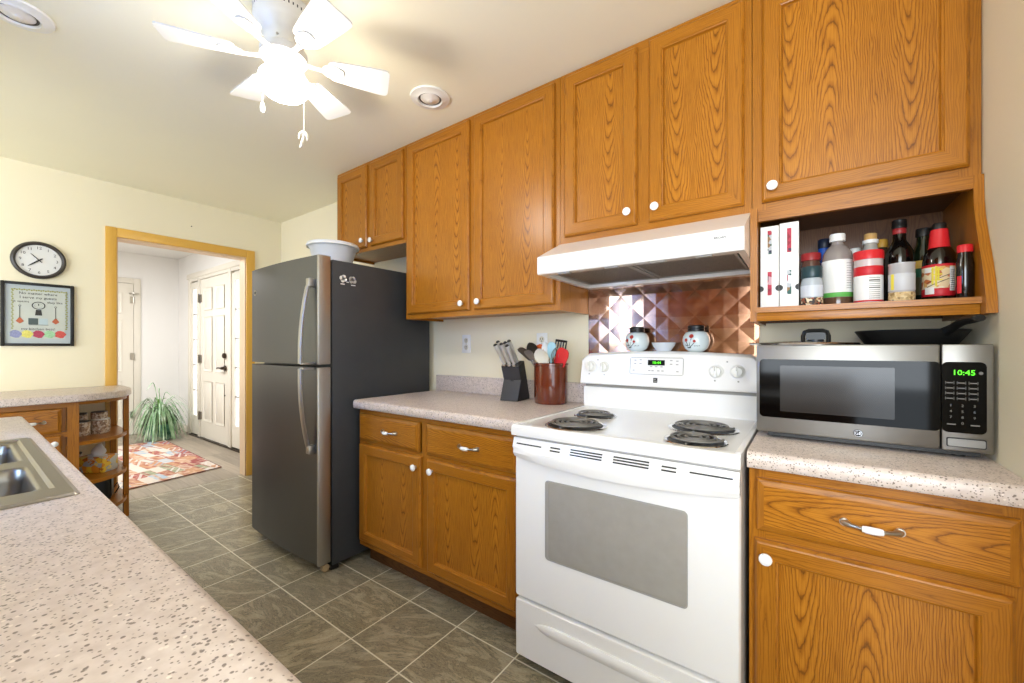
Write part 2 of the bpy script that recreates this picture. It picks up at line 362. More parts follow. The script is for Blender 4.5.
# ------------------------------------------------------------------ mesh builder
class M:
    def __init__(s): s.v = []; s.f = []; s.uv = []; s.mi = []
    def add(s, verts, faces, mi=0, uvs=None, xf=None):
        o = len(s.v)
        if xf: verts = [xf(*p) for p in verts]
        s.v += [tuple(p) for p in verts]
        for k, f in enumerate(faces):
            s.f.append([i+o for i in f]); s.mi.append(mi if not isinstance(mi, (list, tuple)) else mi[k])
            s.uv.append(uvs[k] if uvs else None)
        return s
    def box(s, x0, x1, y0, y1, z0, z1, mi=0, grain=None, bev=0, off=None, xf=None):
        bm = bmesh.new()
        bmesh.ops.create_cube(bm, size=1)
        bmesh.ops.scale(bm, vec=(abs(x1-x0), abs(y1-y0), abs(z1-z0)), verts=bm.verts)
        if bev:
            bmesh.ops.bevel(bm, geom=bm.edges[:], offset=bev, segments=2, affect='EDGES', profile=.5)
        cx, cy, cz = (x0+x1)/2, (y0+y1)/2, (z0+z1)/2
        vs = [(p.co.x+cx, p.co.y+cy, p.co.z+cz) for p in bm.verts]
        fs = []; uvs = []
        if off is None: off = (random.random()*.3-min(x0, x1) if grain == 'x' else random.random()*.3-(min(y0, y1) if grain == 'y' else min(z0, z1)), random.random()*9)
        for f in bm.faces:
            fs.append([q.index for q in f.verts])
            n = [abs(t) for t in f.normal]; na = n.index(max(n))
            g = {'x': 0, 'y': 1, 'z': 2}.get(grain, 0)
            if g == na: g = (na+1) % 3
            ot = [a for a in range(3) if a not in (g, na)][0]
            uvs.append([(vs[q.index][g]+off[0], vs[q.index][ot]+off[1]) for q in f.verts])
        bm.verts.index_update(); bm.free()
        return s.add(vs, fs, mi, uvs, xf)
    def lathe(s, prof, c=(0, 0, 0), seg=24, mi=0, xf=None, a0=0, cap=True):
        vs = []; fs = []; ms = []
        n = len(prof)
        for (r, z) in prof:
            for k in range(seg):
                a = a0+2*PI*k/seg
                vs.append((c[0]+r*math.cos(a), c[1]+r*math.sin(a), c[2]+z))
        for i in range(n-1):
            m_ = mi[i] if isinstance(mi, (list, tuple)) else mi
            for k in range(seg):
                k2 = (k+1) % seg
                fs.append([i*seg+k, i*seg+k2, (i+1)*seg+k2, (i+1)*seg+k]); ms.append(m_)
        if cap:
            if prof[0][0] > 1e-5: fs.append(list(range(seg))[::-1]); ms.append(ms[0])
            if prof[-1][0] > 1e-5: fs.append([(n-1)*seg+k for k in range(seg)]); ms.append(ms[-1])
        return s.add(vs, fs, ms, None, xf)
    def tube(s, pts, r, seg=8, mi=0, xf=None, flat=None, closed=False):
        pts = [Vector(p) for p in pts]; n = len(pts)
        rs = r if isinstance(r, (list, tuple)) else [r]*n
        vs = []; fs = []
        up = None
        for i in range(n):
            t = (pts[min(i+1, n-1)]-pts[max(i-1, 0)])
            if closed: t = pts[(i+1) % n]-pts[i-1]
            if t.length < 1e-9: t = Vector((0, 0, 1))
            t.normalize()
            if up is None:
                up = Vector((0, 0, 1)) if abs(t.z) < .9 else Vector((1, 0, 0))
            up = (up-t*up.dot(t))
            if up.length < 1e-6: up = t.orthogonal()
            up.normalize(); sd = t.cross(up)
            fl = flat or (1, 1)
            for k in range(seg):
                a = 2*PI*k/seg
                p = pts[i]+sd*math.cos(a)*rs[i]*fl[0]+up*math.sin(a)*rs[i]*fl[1]
                vs.append(tuple(p))
        m_ = n if closed else n-1
        for i in range(m_):
            j = (i+1) % n
            for k in range(seg):
                k2 = (k+1) % seg
                fs.append([i*seg+k, i*seg+k2, j*seg+k2, j*seg+k])
        if not closed:
            fs.append(list(range(seg))[::-1]); fs.append([(n-1)*seg+k for k in range(seg)])
        return s.add(vs, fs, mi, None, xf)
    def prism(s, poly, a, b, axis='y', mi=0, xf=None, grain=None):
        """extrude a 2-D outline along an axis (outline in the other two axes, in xyz order)"""
        def P(p, t):
            if axis == 'x': return (t, p[0], p[1])
            if axis == 'y': return (p[0], t, p[1])
            return (p[0], p[1], t)
        n = len(poly)
        vs = [P(p, a) for p in poly]+[P(p, b) for p in poly]
        fs = [list(range(n)), [n+i for i in range(n)][::-1]]
        for i in range(n):
            j = (i+1) % n; fs.append([i, i+n, j+n, j])
        gi = {'x': 0, 'y': 1, 'z': 2}.get(grain, 0); o = (random.random()*.3-min(q[gi] for q in vs), random.random()*9)
        uvs = []
        for f in fs:
            A, B_, D = (Vector(vs[f[0]]), Vector(vs[f[1]]), Vector(vs[f[2]]))
            nr = (B_-A).cross(D-A); nn = [abs(q) for q in nr]; na = nn.index(max(nn))
            g = {'x': 0, 'y': 1, 'z': 2}.get(grain, 0)
            if g == na: g = (na+1) % 3
            ot = [q for q in range(3) if q not in (g, na)][0]
            uvs.append([(vs[i][g]+o[0], vs[i][ot]+o[1]) for i in f])
        return s.add(vs, fs, mi, uvs, xf)
    def cyl(s, p, q, r, seg=16, mi=0, r2=None):
        return s.tube([p, q], [r, r if r2 is None else r2], seg, mi)
    def disc(s, c, r, n, th=.001, seg=20, mi=0, ry=None):
        """thin disc with real thickness, facing n"""
        n = Vector(n).normalized(); u = n.cross(Vector((0, 0, 1)))
        if u.length < .1: u = Vector((1, 0, 0))
        u.normalize(); v = n.cross(u)
        ry = ry or r
        vs = []
        for t in (0, th):
            for k in range(seg):
                a = 2*PI*k/seg
                vs.append(tuple(Vector(c)+u*r*math.cos(a)+v*ry*math.sin(a)+n*t))
        fs = [list(range(seg))[::-1], [seg+k for k in range(seg)]]
        for k in range(seg):
            j = (k+1) % seg; fs.append([k, j, seg+j, seg+k])
        return s.add(vs, fs, mi)

def build(m, name, mats, parent=None, smooth=35, loc=None):
    me = bpy.data.meshes.new(name)
    org = Vector((0, 0, 0))
    p = parent
    while p is not None:
        org += p.location; p = p.parent
    if loc is not None: org += Vector(loc)
    me.from_pydata([tuple(Vector(q)-org) for q in m.v], [], m.f)
    if not isinstance(mats, (list, tuple)): mats = [mats]
    for q in mats: me.materials.append(q)
    me.polygons.foreach_set('material_index', m.mi)
    if any(u is not None for u in m.uv):
        l = me.uv_layers.new(name='UVMap')
        i = 0
        for k, f in enumerate(m.f):
            for j in range(len(f)):
                if m.uv[k]: l.data[i].uv = m.uv[k][j]
                i += 1
    bm = bmesh.new(); bm.from_mesh(me)
    bmesh.ops.recalc_face_normals(bm, faces=bm.faces); bm.to_mesh(me); bm.free()
    me.update()
    if smooth:
        me.polygons.foreach_set('use_smooth', [True]*len(me.polygons))
        me.set_sharp_from_angle(angle=math.radians(smooth))
    o = bpy.data.objects.new(name, me); C.objects.link(o)
    if parent is not None: o.parent = parent
    if loc is not None: o.location = loc
    return o
def tag(o, label=None, cat=None, group=None, kind=None):
    if label: o['label'] = label
    if cat: o['category'] = cat
    if group: o['group'] = group
    if kind: o['kind'] = kind
    return o
def thing(name, label, cat, loc, group=None):
    o = bpy.data.objects.new(name, None); C.objects.link(o); o.location = loc
    o.empty_display_size = .05
    return tag(o, label, cat, group)
def struct(name, m, mats, parent=None, smooth=35):
    o = build(m, name, mats, parent, smooth)
    if parent is None: o['kind'] = 'structure'
    return o
def kids(o): return [c for c in bpy.data.objects if c.parent == o]
def dup(root, loc, label, group=None):
    r = root.copy(); C.objects.link(r); r.location = loc; r['label'] = label
    for ch in kids(root):
        c = ch.copy(); C.objects.link(c); c.parent = r
        for g in kids(ch):
            d = g.copy(); C.objects.link(d); d.parent = c
    return r
def text(body, name, size, loc, rot, m, parent, depth=.0006, align='CENTER'):
    cu = bpy.data.curves.new(name, 'FONT'); cu.body = body; cu.size = size; cu.extrude = depth
    cu.align_x = align; cu.align_y = 'CENTER'; cu.resolution_u = 2
    o = bpy.data.objects.new('tmp', cu); C.objects.link(o)
    bpy.context.view_layer.update()
    me = bpy.data.meshes.new_from_object(o.evaluated_get(bpy.context.evaluated_depsgraph_get()))
    bpy.data.objects.remove(o)
    mx = Matrix.Translation(Vector(loc)) @ rot.to_matrix().to_4x4()
    org = Vector((0, 0, 0)); p = parent
    while p is not None:
        org += p.location; p = p.parent
    me.transform(Matrix.Translation(-org) @ mx)
    me.materials.clear(); me.materials.append(m)
    t = bpy.data.objects.new(name, me); C.objects.link(t); t.parent = parent
    return t
from mathutils import Euler
FACE_Y = Euler((PI/2, 0, 0))            # lettering facing -y
FACE_X = Euler((PI/2, 0, PI/2))         # lettering facing +x
UP = Euler((0, 0, 0))

def blob(m, c, rx, ry, rz, mi=0, seg=14, rings=8, dis=0):
    vs = []; fs = []
    for i in range(rings+1):
        t = PI*i/rings
        for k in range(seg):
            a = 2*PI*k/seg; q = 1+dis*(random.random()-.5)
            vs.append((c[0]+rx*q*math.sin(t)*math.cos(a), c[1]+ry*q*math.sin(t)*math.sin(a), c[2]-rz*q*math.cos(t)))
    for i in range(rings):
        for k in range(seg):
            k2 = (k+1) % seg; fs.append([i*seg+k, i*seg+k2, (i+1)*seg+k2, (i+1)*seg+k])
    m.add(vs, fs, mi)

# ------------------------------------------------------------------ room shell
XF, XR, ZC, YW = -3.3586, 1.287, 2.447, -2.42
HX, HY, HZ = -6.62, 0.04, 2.50
m = M(); m.box(-3.42, 3.2, -5.2, .12, -.06, 0); struct('floor', m, FLOORM, smooth=0)
m = M(); m.box(-7.0, -3.42, -2.6, .16, -.06, 0); struct('floor_hall', m, PLANK, smooth=0)
m = M(); m.box(-3.46, 3.2, -5.2, .12, ZC, ZC+.08); struct('ceiling', m, CEILP, smooth=0)
m = M(); m.box(-7.0, -3.46, -2.6, .16, HZ, HZ+.08); struct('ceiling_hall', m, HALLP, smooth=0)
m = M(); m.box(-3.46, XR, 0, .1, 0, ZC); struct('wall_back', m, WALLP, smooth=0)
m = M(); m.box(XR, XR+.1, -1.15, .1, 0, ZC); struct('wall_right', m, SAGE, smooth=0)
# far wall with the doorway
DY0, DY1, DZ = -1.205, -.314, 2.042
m = M()
m.box(-3.46, XF, -5.2, DY0, 0, ZC); m.box(-3.46, XF, DY1, 0, 0, ZC); m.box(-3.46, XF, DY0, DY1, DZ, ZC)
struct('wall_left', m, WALLP, smooth=0)
# window wall behind the sink
m = M()
m.box(-1.80, WIN[0], YW-.1, YW, 0, ZC); m.box(WIN[1], .62, YW-.1, YW, 0, ZC)
m.box(WIN[0], WIN[1], YW-.1, YW, 0, WIN[2]); m.box(WIN[0], WIN[1], YW-.1, YW, WIN[3], ZC)
struct('wall_front', m, WALLP, smooth=0)
m = M()
for (a, b_, c, d) in ((WIN[0], WIN[0]+.05, WIN[2], WIN[3]), (WIN[1]-.05, WIN[1], WIN[2], WIN[3]), (WIN[0], WIN[1], WIN[2], WIN[2]+.05),
                      (WIN[0], WIN[1], WIN[3]-.05, WIN[3]), (WIN[0], WIN[1], 1.60, 1.64)):
    m.box(a, b_, YW-.07, YW-.02, c, d, bev=.004)
struct('window_1', m, DOORW)
def curtain_mat():
    m_, nt, b = base_mat('sheer_curtain')
    b.inputs['Base Color'].default_value = lin('#b4cbe6'); b.inputs['Roughness'].default_value = .9
    tr = nt.new('ShaderNodeBsdfTranslucent'); tr.inputs['Color'].default_value = lin('#9cc4f2')
    mx = nt.new('ShaderNodeMixShader'); mx.inputs[0].default_value = .6
    out = nt.n['Material Output']
    nt.l.new(b.outputs[0], mx.inputs[1]); nt.l.new(tr.outputs[0], mx.inputs[2]); nt.l.new(mx.outputs[0], out.inputs[0])
    return m_
CURT = curtain_mat()
for (a_, b_, lab) in ((-1.07, -.80, 'sheer pale blue curtain panel, left half of the sink window'), (-.66, -.39, 'sheer pale blue curtain panel, right half of the sink window')):
    m = M(); n = 60; vs = []; fs = []
    for k in range(n+1):
        x = a_+(b_-a_)*k/n; y = YW+.03+.016*math.sin(k*.75)+.006*math.sin(k*.31)
        for z in (1.05, 2.14): vs.append((x, y, z))
    for k in range(n+1):
        x = a_+(b_-a_)*k/n; y = YW+.032+.016*math.sin(k*.75)+.006*math.sin(k*.31)
        for z in (1.05, 2.14): vs.append((x, y, z))
    o2 = 2*(n+1)
    for k in range(n): fs += [[k*2, k*2+2, k*2+3, k*2+1], [o2+k*2, o2+k*2+1, o2+k*2+3, o2+k*2+2]]
    m.add(vs, fs); o = build(m, 'window_curtain', CURT, smooth=60); tag(o, lab, 'curtain', 'sheer curtains')
# doorway casing and jamb
m = M()
T0 = .012
m.box(XF, XF+T0+.006, -1.264, DY0+.004, 0, 2.112, grain='z', bev=.004)
m.box(XF, XF+T0+.006, DY1-.004, -.246, 0, 2.112, grain='z', bev=.004)
m.box(XF, XF+T0+.006, DY0+.004, DY1-.004, 2.042, 2.112, grain='y', bev=.004)
struct('trim_1', m, TRIMW)
m = M()
m.box(-3.475, XF, DY0-.001, DY0+.012, 0, DZ, grain='z'); m.box(-3.475, XF, DY1-.012, DY1+.001, 0, DZ, grain='z')
m.box(-3.475, XF, DY0+.012, DY1-.012, DZ-.012, DZ+.001, grain='y')
struct('trim_2', m, mat('pale_jamb_paint', '#e4c7a4', .45, vary=.02))
# hallway
m = M(); m.box(HX-.1, HX, -2.6, .16, 0, HZ); struct('wall_hall_end', m, HALLP, smooth=0)
m = M(); m.box(HX, -3.46, HY, HY+.12, 0, HZ); struct('wall_hall_front', m, HALLP, smooth=0)
m = M(); m.box(HX, -3.46, -2.6, -2.5, 0, HZ); struct('wall_hall_side', m, HALLP, smooth=0)
m = M(); m.box(HX, HX+.014, -.38, HY, 0, .10, bev=.004); m.box(HX, -6.07, HY-.014, HY, 0, .10, bev=.004); struct('baseboard_hall', m, DOORW)
# closet door in the hall end wall
def six_panel(m, u0, u1, z0, z1, f, cols=2):
    """raised panels on a door face; f maps (u, w, z) to the world"""
    W = u1-u0; st = W*.13; mid = W*.10
    rows = ((.02*(z1-z0)+.18, .36*(z1-z0)), (.42*(z1-z0), .76*(z1-z0)), (.80*(z1-z0), .94*(z1-z0)))
    pw = (W-2*st-mid)/2
    for (a, b_) in rows:
        for k in range(2):
            x0 = u0+st+k*(pw+mid); x1 = x0+pw
            rings = [(0, 0.0), (.012, -.008), (.028, -.008), (.045, .0)]
            vs = []; fs = []
            for (o, wv) in rings:
                vs += [f(x0+o, wv, z0+a+o), f(x1-o, wv, z0+a+o), f(x1-o, wv, z0+b_-o), f(x0+o, wv, z0+b_-o)]
            for i in range(len(rings)-1):
                for j in range(4):
                    j2 = (j+1) % 4; fs.append([i*4+j, i*4+j2, i*4+4+j2, i*4+4+j])
            n = (len(rings)-1)*4; fs.append([n, n+1, n+2, n+3])
            m.add(vs, fs)
m = M(); m.box(HX, HX+.03, -1.36, -.465, .01, 2.07)
six_panel(m, -1.36, -.465, .01, 2.07, lambda u, wv, z: (HX+.0385+wv, u, z))
d2 = struct('door_2', m, DOORW)
m = M()
m.box(HX, HX+.022, -.46, -.385, 0, 2.15, bev=.005); m.box(HX, HX+.022, -1.45, -1.365, 0, 2.15, bev=.005); m.box(HX, HX+.022, -1.365, -.46, 2.075, 2.15, bev=.005)
build(m, 'casing', DOORW, d2)
for z in (.28, 1.08, 1.85):
    m = M(); m.cyl((HX+.04, -.463, z-.045), (HX+.04, -.463, z+.045), .008, 8); m.box(HX+.03, HX+.042, -.50, -.46, z-.045, z+.045)
    build(m, 'hinge', NICKEL, d2)
m = M(); m.box(HX+.03, HX+.06, -.51, -.41, 1.93, 1.945); m.tube([(HX+.05, -.465, 1.94), (HX+.10, -.48, 1.94)], .009, 8); build(m, 'door_stop', NICKEL, d2)
# front door with sidelights
FD = lambda u, wv, z: (u, HY-.0385-wv, z)
m = M(); m.box(-5.622, -4.69, HY-.03, HY+.05, .02, 2.095)
six_panel(m, -5.622, -4.69, .02, 2.095, FD)
d1 = struct('door_1', m, DOORW)
m = M()
for (a, b_) in ((-6.065, -5.985), (-5.685, -5.627), (-4.685, -4.60), (-4.325, -4.24)):
    m.box(a, b_, HY-.045, HY, 0, 2.14, bev=.005)
m.box(-6.10, -4.20, HY-.05, HY, 2.14, 2.21, bev=.006); m.box(-5.985, -4.325, HY-.04, HY, 2.10, 2.14)
build(m, 'door_frame', DOORW, d1)
for (a, b_) in ((-5.985, -5.685), (-4.60, -4.325)):
    m = M()
    ga, gb = a+.08, b_-.08
    m.box(a, ga, HY-.03, HY, .03, 2.08); m.box(gb, b_, HY-.03, HY, .03, 2.08)
    m.box(ga, gb, HY-.03, HY, .03, .28); m.box(ga, gb, HY-.03, HY, 1.99, 2.08)
    sl = build(m, 'sidelight', DOORW, d1)
    m = M(); m.box(ga, gb, HY-.012, HY-.002, .28, 1.99); build(m, 'pane', PANE, sl)
    m = M()
    for k in range(1, 5): m.box(ga, gb, HY-.026, HY-.013, .28+k*.342-.008, .28+k*.342+.008)
    build(m, 'glazing_bars', GREYPL, sl)
for z in (.30, 1.05, 1.85):
    m = M(); m.cyl((-5.625, HY-.05, z-.055), (-5.625, HY-.05, z+.055), .010, 8); m.box(-5.62, -5.58, HY-.045, HY-.03, z-.05, z+.05); build(m, 'hinge', mat('aged_hinge', '#7d766a', .45, .5) if 'aged_hinge' not in MATS else MATS['aged_hinge'], d1)
m = M(); m.lathe([(0, 0), (.032, 0), (.034, .012), (.02, .02), (.014, .05), (0, .052)], seg=16, xf=lambda x, y, z: (-4.77+x, HY-.038-z, .95+y))
m.tube([(-4.77, HY-.085, .95), (-4.84, HY-.09, .955), (-4.90, HY-.085, .945)], [.011, .009, .008], 8); build(m, 'lever_handle', BRONZE, d1)
m = M(); m.lathe([(0, 0), (.032, 0), (.03, .022), (.015, .03), (0, .032)], seg=16, xf=lambda x, y, z: (-4.78+x, HY-.038-z, 1.10+y)); build(m, 'deadbolt', BRONZE, d1)
m = M(); m.lathe([(0, 0), (.009, 0), (.009, .006), (0, .007)], seg=10, xf=lambda x, y, z: (-4.78+x, HY-.038-z, .62+y)); build(m, 'viewer', BRONZE, d1)
m = M(); m.box(-5.985, -4.325, HY-.055, HY, 0, .018, bev=.003); build(m, 'threshold', BRONZE, d1)
m = M(); m.lathe([(0, 0), (.16, 0), (.16, -.03), (.12, -.07), (0, -.085)], (-4.9, -1.45, HZ), 24)
ho = build(m, 'added_hall_lamp', mat('white_glass_shade', '#f5f3ee', .4, vary=0)); tag(ho, 'round white flush ceiling lamp added out of view in the hallway', 'ceiling lamp')  # unseen lamp body added to go with the hallway fill light

# ------------------------------------------------------------------ cabinet doors and drawers
def ring_panel(m, u0, u1, v0, v1, rings, f, mf=0, mp=1, pgrain='v'):
    """mitred frame made of nested rectangles, then a centre panel"""
    oh = random.random()*.2-u0; o = random.random()*.15-v0, random.random()*9
    corner = lambda off: [(u0+off, v0+off), (u1-off, v0+off), (u1-off, v1-off), (u0+off, v1-off)]
    for i in range(len(rings)-1):
        (o1, w1), (o2, w2) = rings[i], rings[i+1]
        A, B_ = corner(o1), corner(o2)
        for j in range(4):
            j2 = (j+1) % 4
            q = [A[j], A[j2], B_[j2], B_[j]]; ws = [w1, w1, w2, w2]
            horiz = j in (0, 2)
            uv = [((p[0]+oh, p[1]+ww+o[1]+j*1.7) if horiz else (p[1]+o[0], p[0]+ww+o[1]+j*1.7)) for p, ww in zip(q, ws)]
            m.add([f(p[0], p[1], ww) for p, ww in zip(q, ws)], [[0, 1, 2, 3]], mf, [uv])
    oo, ww = rings[-1]; q = corner(oo)
    uv = [((p[1]+o[0], p[0]+o[1]+5) if pgrain == 'v' else (p[0]+oh, p[1]+o[1]+5)) for p in q]
    m.add([f(p[0], p[1], ww) for p in q], [[0, 1, 2, 3]], mp, [uv])
    oo, ww = rings[0]; q = corner(oo)
    m.add([f(p[0], p[1], ww) for p in q], [[3, 2, 1, 0]], mf, [[(0, 0)]*4])
DOOR_R = [(0, 0), (0, .010), (.006, .017), (.010, .019), (.050, .019), (.052, .0165), (.056, .015), (.0585, .006), (.0600, .0045)]
DRAW_R = [(0, 0), (0, .010), (.004, .014), (.016, .019), (.018, .020)]
def wallmap(yface): return lambda u, v, wv: (u, yface-wv, v)      # cabinet doors facing -y
def sidemap(xface): return lambda u, v, wv: (xface+wv, u, v)      # facing +x
def backmap(yface): return lambda u, v, wv: (u, yface+wv, v)      # facing +y
def knob(parent, f, u, v, w0=.019):
    m = M()
    def xf(x, y, z): return f(u+x, v+y, w0+z)
    m.lathe([(0, 0), (.008, 0), (.006, .006), (.006, .012)], seg=12, xf=xf, mi=1)
    m.lathe([(.006, .011), (.013, .013), (.0165, .018), (.0155, .023), (.009, .027), (0, .028)], seg=18, xf=xf, mi=0)
    return build(m, 'knob', [WHITEKN, NICKEL], parent)
def pull(parent, f, u, v, L=.11, w0=.020):
    m = M()
    for s in (-1, 1):
        pts = [(s*L*.5, 0, .003), (s*L*.44, 0, .010), (s*L*.34, 0, .020), (s*L*.24, 0, .026), (s*L*.16, 0, .028)]
        m.tube([f(u+p[0], v+p[1], w0+p[2]) for p in pts], [.006, .009, .005, .0042, .005], 10, 1)
        m.disc(f(u+s*L*.47, v, w0-.001), .010, Vector(f(0, 0, 1))-Vector(f(0, 0, 0)), .006, 14, 1)
    pts = [(-L*.17, .028), (-L*.10, .0295), (0, .030), (L*.10, .0295), (L*.17, .028)]
    m.tube([f(u+p[0], v, w0+p[1]) for p in pts], [.0075, .0088, .0092, .0088, .0075], 12, 0)
    return build(m, 'pull_handle', [WHITEKN, NICKEL], parent)
def door(parent, f, u0, u1, v0, v1, ku=None, kv=None):
    m = M(); ring_panel(m, u0, u1, v0, v1, DOOR_R, f)
    d = build(m, 'door', [OAKF, OAKP], parent, smooth=25)
    if ku is not None: knob(d, f, ku, kv)
    return d
def drawer(parent, f, u0, u1, v0, v1, pu=None, kn=False):
    m = M(); ring_panel(m, u0, u1, v0, v1, DRAW_R, f, 0, 1, 'h')
    d = build(m, 'drawer', [OAKF, OAKP], parent, smooth=25)
    if pu is not None:
        if kn: knob(d, f, pu, (v0+v1)/2, .02)
        else: pull(d, f, pu, (v0+v1)/2)
    return d

# ---- upper cabinets
YU = -.300
fu = wallmap(YU)
def upper(label, x0, x1, z0, fronts):
    t = thing('upper_cabinet', label, 'cabinet', (x0, 0, z0), 'oak upper cabinets')
    m = M()
    e = .0008
    m.box(x0+e, x0+.018, YU+.019, -.001, z0, ZC-.001, grain='z'); m.box(x1-.018, x1-e, YU+.019, -.001, z0, ZC-.001, grain='z')
    m.box(x0+.018, x1-.018, YU+.019, -.001, z0+.014, z0+.03, grain='x'); m.box(x0+.018, x1-.018, YU+.019, -.001, ZC-.02, ZC-.001, grain='x')
    m.box(x0+.018, x1-.018, -.012, -.001, z0+.03, ZC-.02, grain='x')
    build(m, 'carcass', [OAKF], t)
    m = M()
    m.box(x0+e, x0+.045, YU, YU+.019, z0, ZC-.001, grain='z'); m.box(x1-.045, x1-e, YU, YU+.019, z0, ZC-.001, grain='z')
    m.box(x0+.045, x1-.045, YU, YU+.019, z0, z0+.045, grain='x'); m.box(x0+.045, x1-.045, YU, YU+.019, ZC-.05, ZC-.001, grain='x')
    if len(fronts) > 1:
        mx = (fronts[0][1]+fronts[1][0])/2
        m.box(mx-.03, mx+.03, YU-.0004, YU+.018, z0+.045, ZC-.05, grain='z')
    build(m, 'face_frame', [OAKF], t)
    for (a, b_, zb, zt, ku, kv) in fronts: door(t, fu, a, b_, zb, zt, ku, kv)
    return t
upper('short oak cabinet with two doors above the stainless refrigerator', -1.852, -1.096, 1.848, [(-1.832, -1.485, 1.874, 2.425, -1.515, 1.918), (-1.445, -1.112, 1.874, 2.425, -1.415, 1.905)])
upper('tall two-door oak cabinet hanging between refrigerator and range hood', -1.095, -.018, 1.374, [(-1.070, -.569, 1.403, 2.427, -.612, 1.440), (-.534, -.045, 1.403, 2.427, -.495, 1.443)])
upper('two-door oak cabinet directly above the white range hood', -.0175, .7445, 1.672, [(.008, .340, 1.703, 2.427, .307, 1.755), (.389, .722, 1.703, 2.427, .418, 1.754)])
upper('single-door oak cabinet above the open shelf of bottles', .745, XR-.001, 1.672, [(.775, 1.262, 1.700, 2.405, .806, 1.745)])

# cabinet on the window wall, seen only as a reflection
t = thing('upper_cabinet', 'oak upper cabinet on the window wall, reflected in the copper backsplash', 'cabinet', (0, YW+.15, 1.374), 'oak upper cabinets')
m = M(); m.box(-.37, .61, YW+.002, YW+.30, 1.374, ZC-.001, grain='z'); build(m, 'carcass', OAKF, t)
fw = backmap(YW+.30)
door(t, fw, -.345, .02, 1.40, 2.42, -.015, 1.44); door(t, fw, .06, .585, 1.40, 2.42, .095, 1.44)

# ---- open shelf with curved side under the right upper cabinet
SX0, SX1 = .745, XR-.001
t = thing('open_wall_shelf', 'open oak wall shelf with one curved side, full of bottles, above microwave', 'shelf', (SX0, 0, 1.29))
prof = [(-.002, 1.29), (-.418, 1.29), (-.414, 1.33), (-.404, 1.37), (-.388, 1.42), (-.366, 1.47), (-.345, 1.52), (-.330, 1.56), (-.322, 1.60), (-.319, 1.64), (-.318, 1.671), (-.002, 1.671)]
m = M(); m.prism(prof, SX1-.020, SX1, 'x', grain='z'); build(m, 'curved_side', OAKF, t)
m = M(); m.box(SX0, SX0+.020, -.36, -.002, 1.29, 1.671, grain='z'); build(m, 'side_panel', OAKF, t)
m = M(); m.box(SX0+.02, SX1-.02, -.385, -.012, 1.318, 1.335, grain='x'); build(m, 'shelf_board', OAKF, t)
m = M(); m.box(SX0+.02, SX1-.02, -.376, -.358, 1.29, 1.318, grain='x', bev=.002); build(m, 'bottom_rail', OAKF, t)
m = M(); m.box(SX0+.02, SX1-.02, -.318, -.300, 1.635, 1.671, grain='x'); build(m, 'top_rail', OAKF, t)
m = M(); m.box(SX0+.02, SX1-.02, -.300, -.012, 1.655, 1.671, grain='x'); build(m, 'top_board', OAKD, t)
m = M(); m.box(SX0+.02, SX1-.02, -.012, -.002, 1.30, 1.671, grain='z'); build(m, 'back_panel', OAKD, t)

# ---- base cabinets along the cooking wall
YB = -.600
fb = wallmap(YB)
def base_cab(label, x0, x1, drawers, doors, mids):
    t = thing('base_cabinet', label, 'cabinet', (x0, -.3, 0), 'oak base cabinets')
    m = M()
    m.box(x0, x1, YB+.019, -.001, .105, .865, grain='z'); build(m, 'carcass', OAKF, t)
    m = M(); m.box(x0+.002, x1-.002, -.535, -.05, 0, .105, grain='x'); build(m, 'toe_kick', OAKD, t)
    m = M()
    m.box(x0, x0+.04, YB, YB+.019, .105, .866, grain='z'); m.box(x1-.04, x1, YB, YB+.019, .105, .866, grain='z')
    for (a, b_) in ((.105, .14), (.655, .69), (.832, .866)): m.box(x0+.04, x1-.04, YB, YB+.019, a, b_, grain='x')
    for q in mids: m.box(q-.025, q+.025, YB-.0004, YB+.018, .14, .832, grain='z')
    build(m, 'face_frame', OAKF, t)
    for a in drawers: drawer(t, fb, *a)
    for a in doors: door(t, fb, *a)
    return t
base_cab('two-door oak base cabinet between the refrigerator and the white range', -1.126, -.012,
    [(-1.112, -.624, .692, .840, -.838), (-.573, -.040, .692, .840, -.295)],
    [(-1.112, -.612, .135, .672, -.640, .622), (-.566, -.040, .135, .672, -.526, .622)], [-.59])
base_cab('oak base cabinet under the microwave counter, right of the range', .766, XR-.001,
    [(.785, 1.270, .690, .836, 1.028)], [(.780, 1.262, .135, .665, .808, .622)], [])

# ---- worktops
def worktop(name, label, x0, x1, yf, curb=True, group='speckled worktops'):
    t = thing(name, label, 'worktop', (x0, 0, .868), group)
    m = M()
    pr = [(-.001, .868), (yf+.004, .868), (yf, .872), (yf-.002, .885), (yf-.001, .902), (yf+.005, .911), (yf+.014, .914), (-.001, .914)]
    m.prism(pr, x0, x1, 'x'); build(m, 'worktop_slab', COUNTER, t, smooth=40)
    if curb:
        m = M(); m.box(x0, x1, -.021, -.001, .914, 1.018, bev=.004); build(m, 'backsplash_curb', COUNTER, t)
    return t
worktop('worktop', 'speckled worktop beside refrigerator, with the knife block and crock', -1.128, -.006, -.640)
worktop('worktop', 'speckled worktop under the stainless microwave, right of the range', .764, XR-.001, -.640)

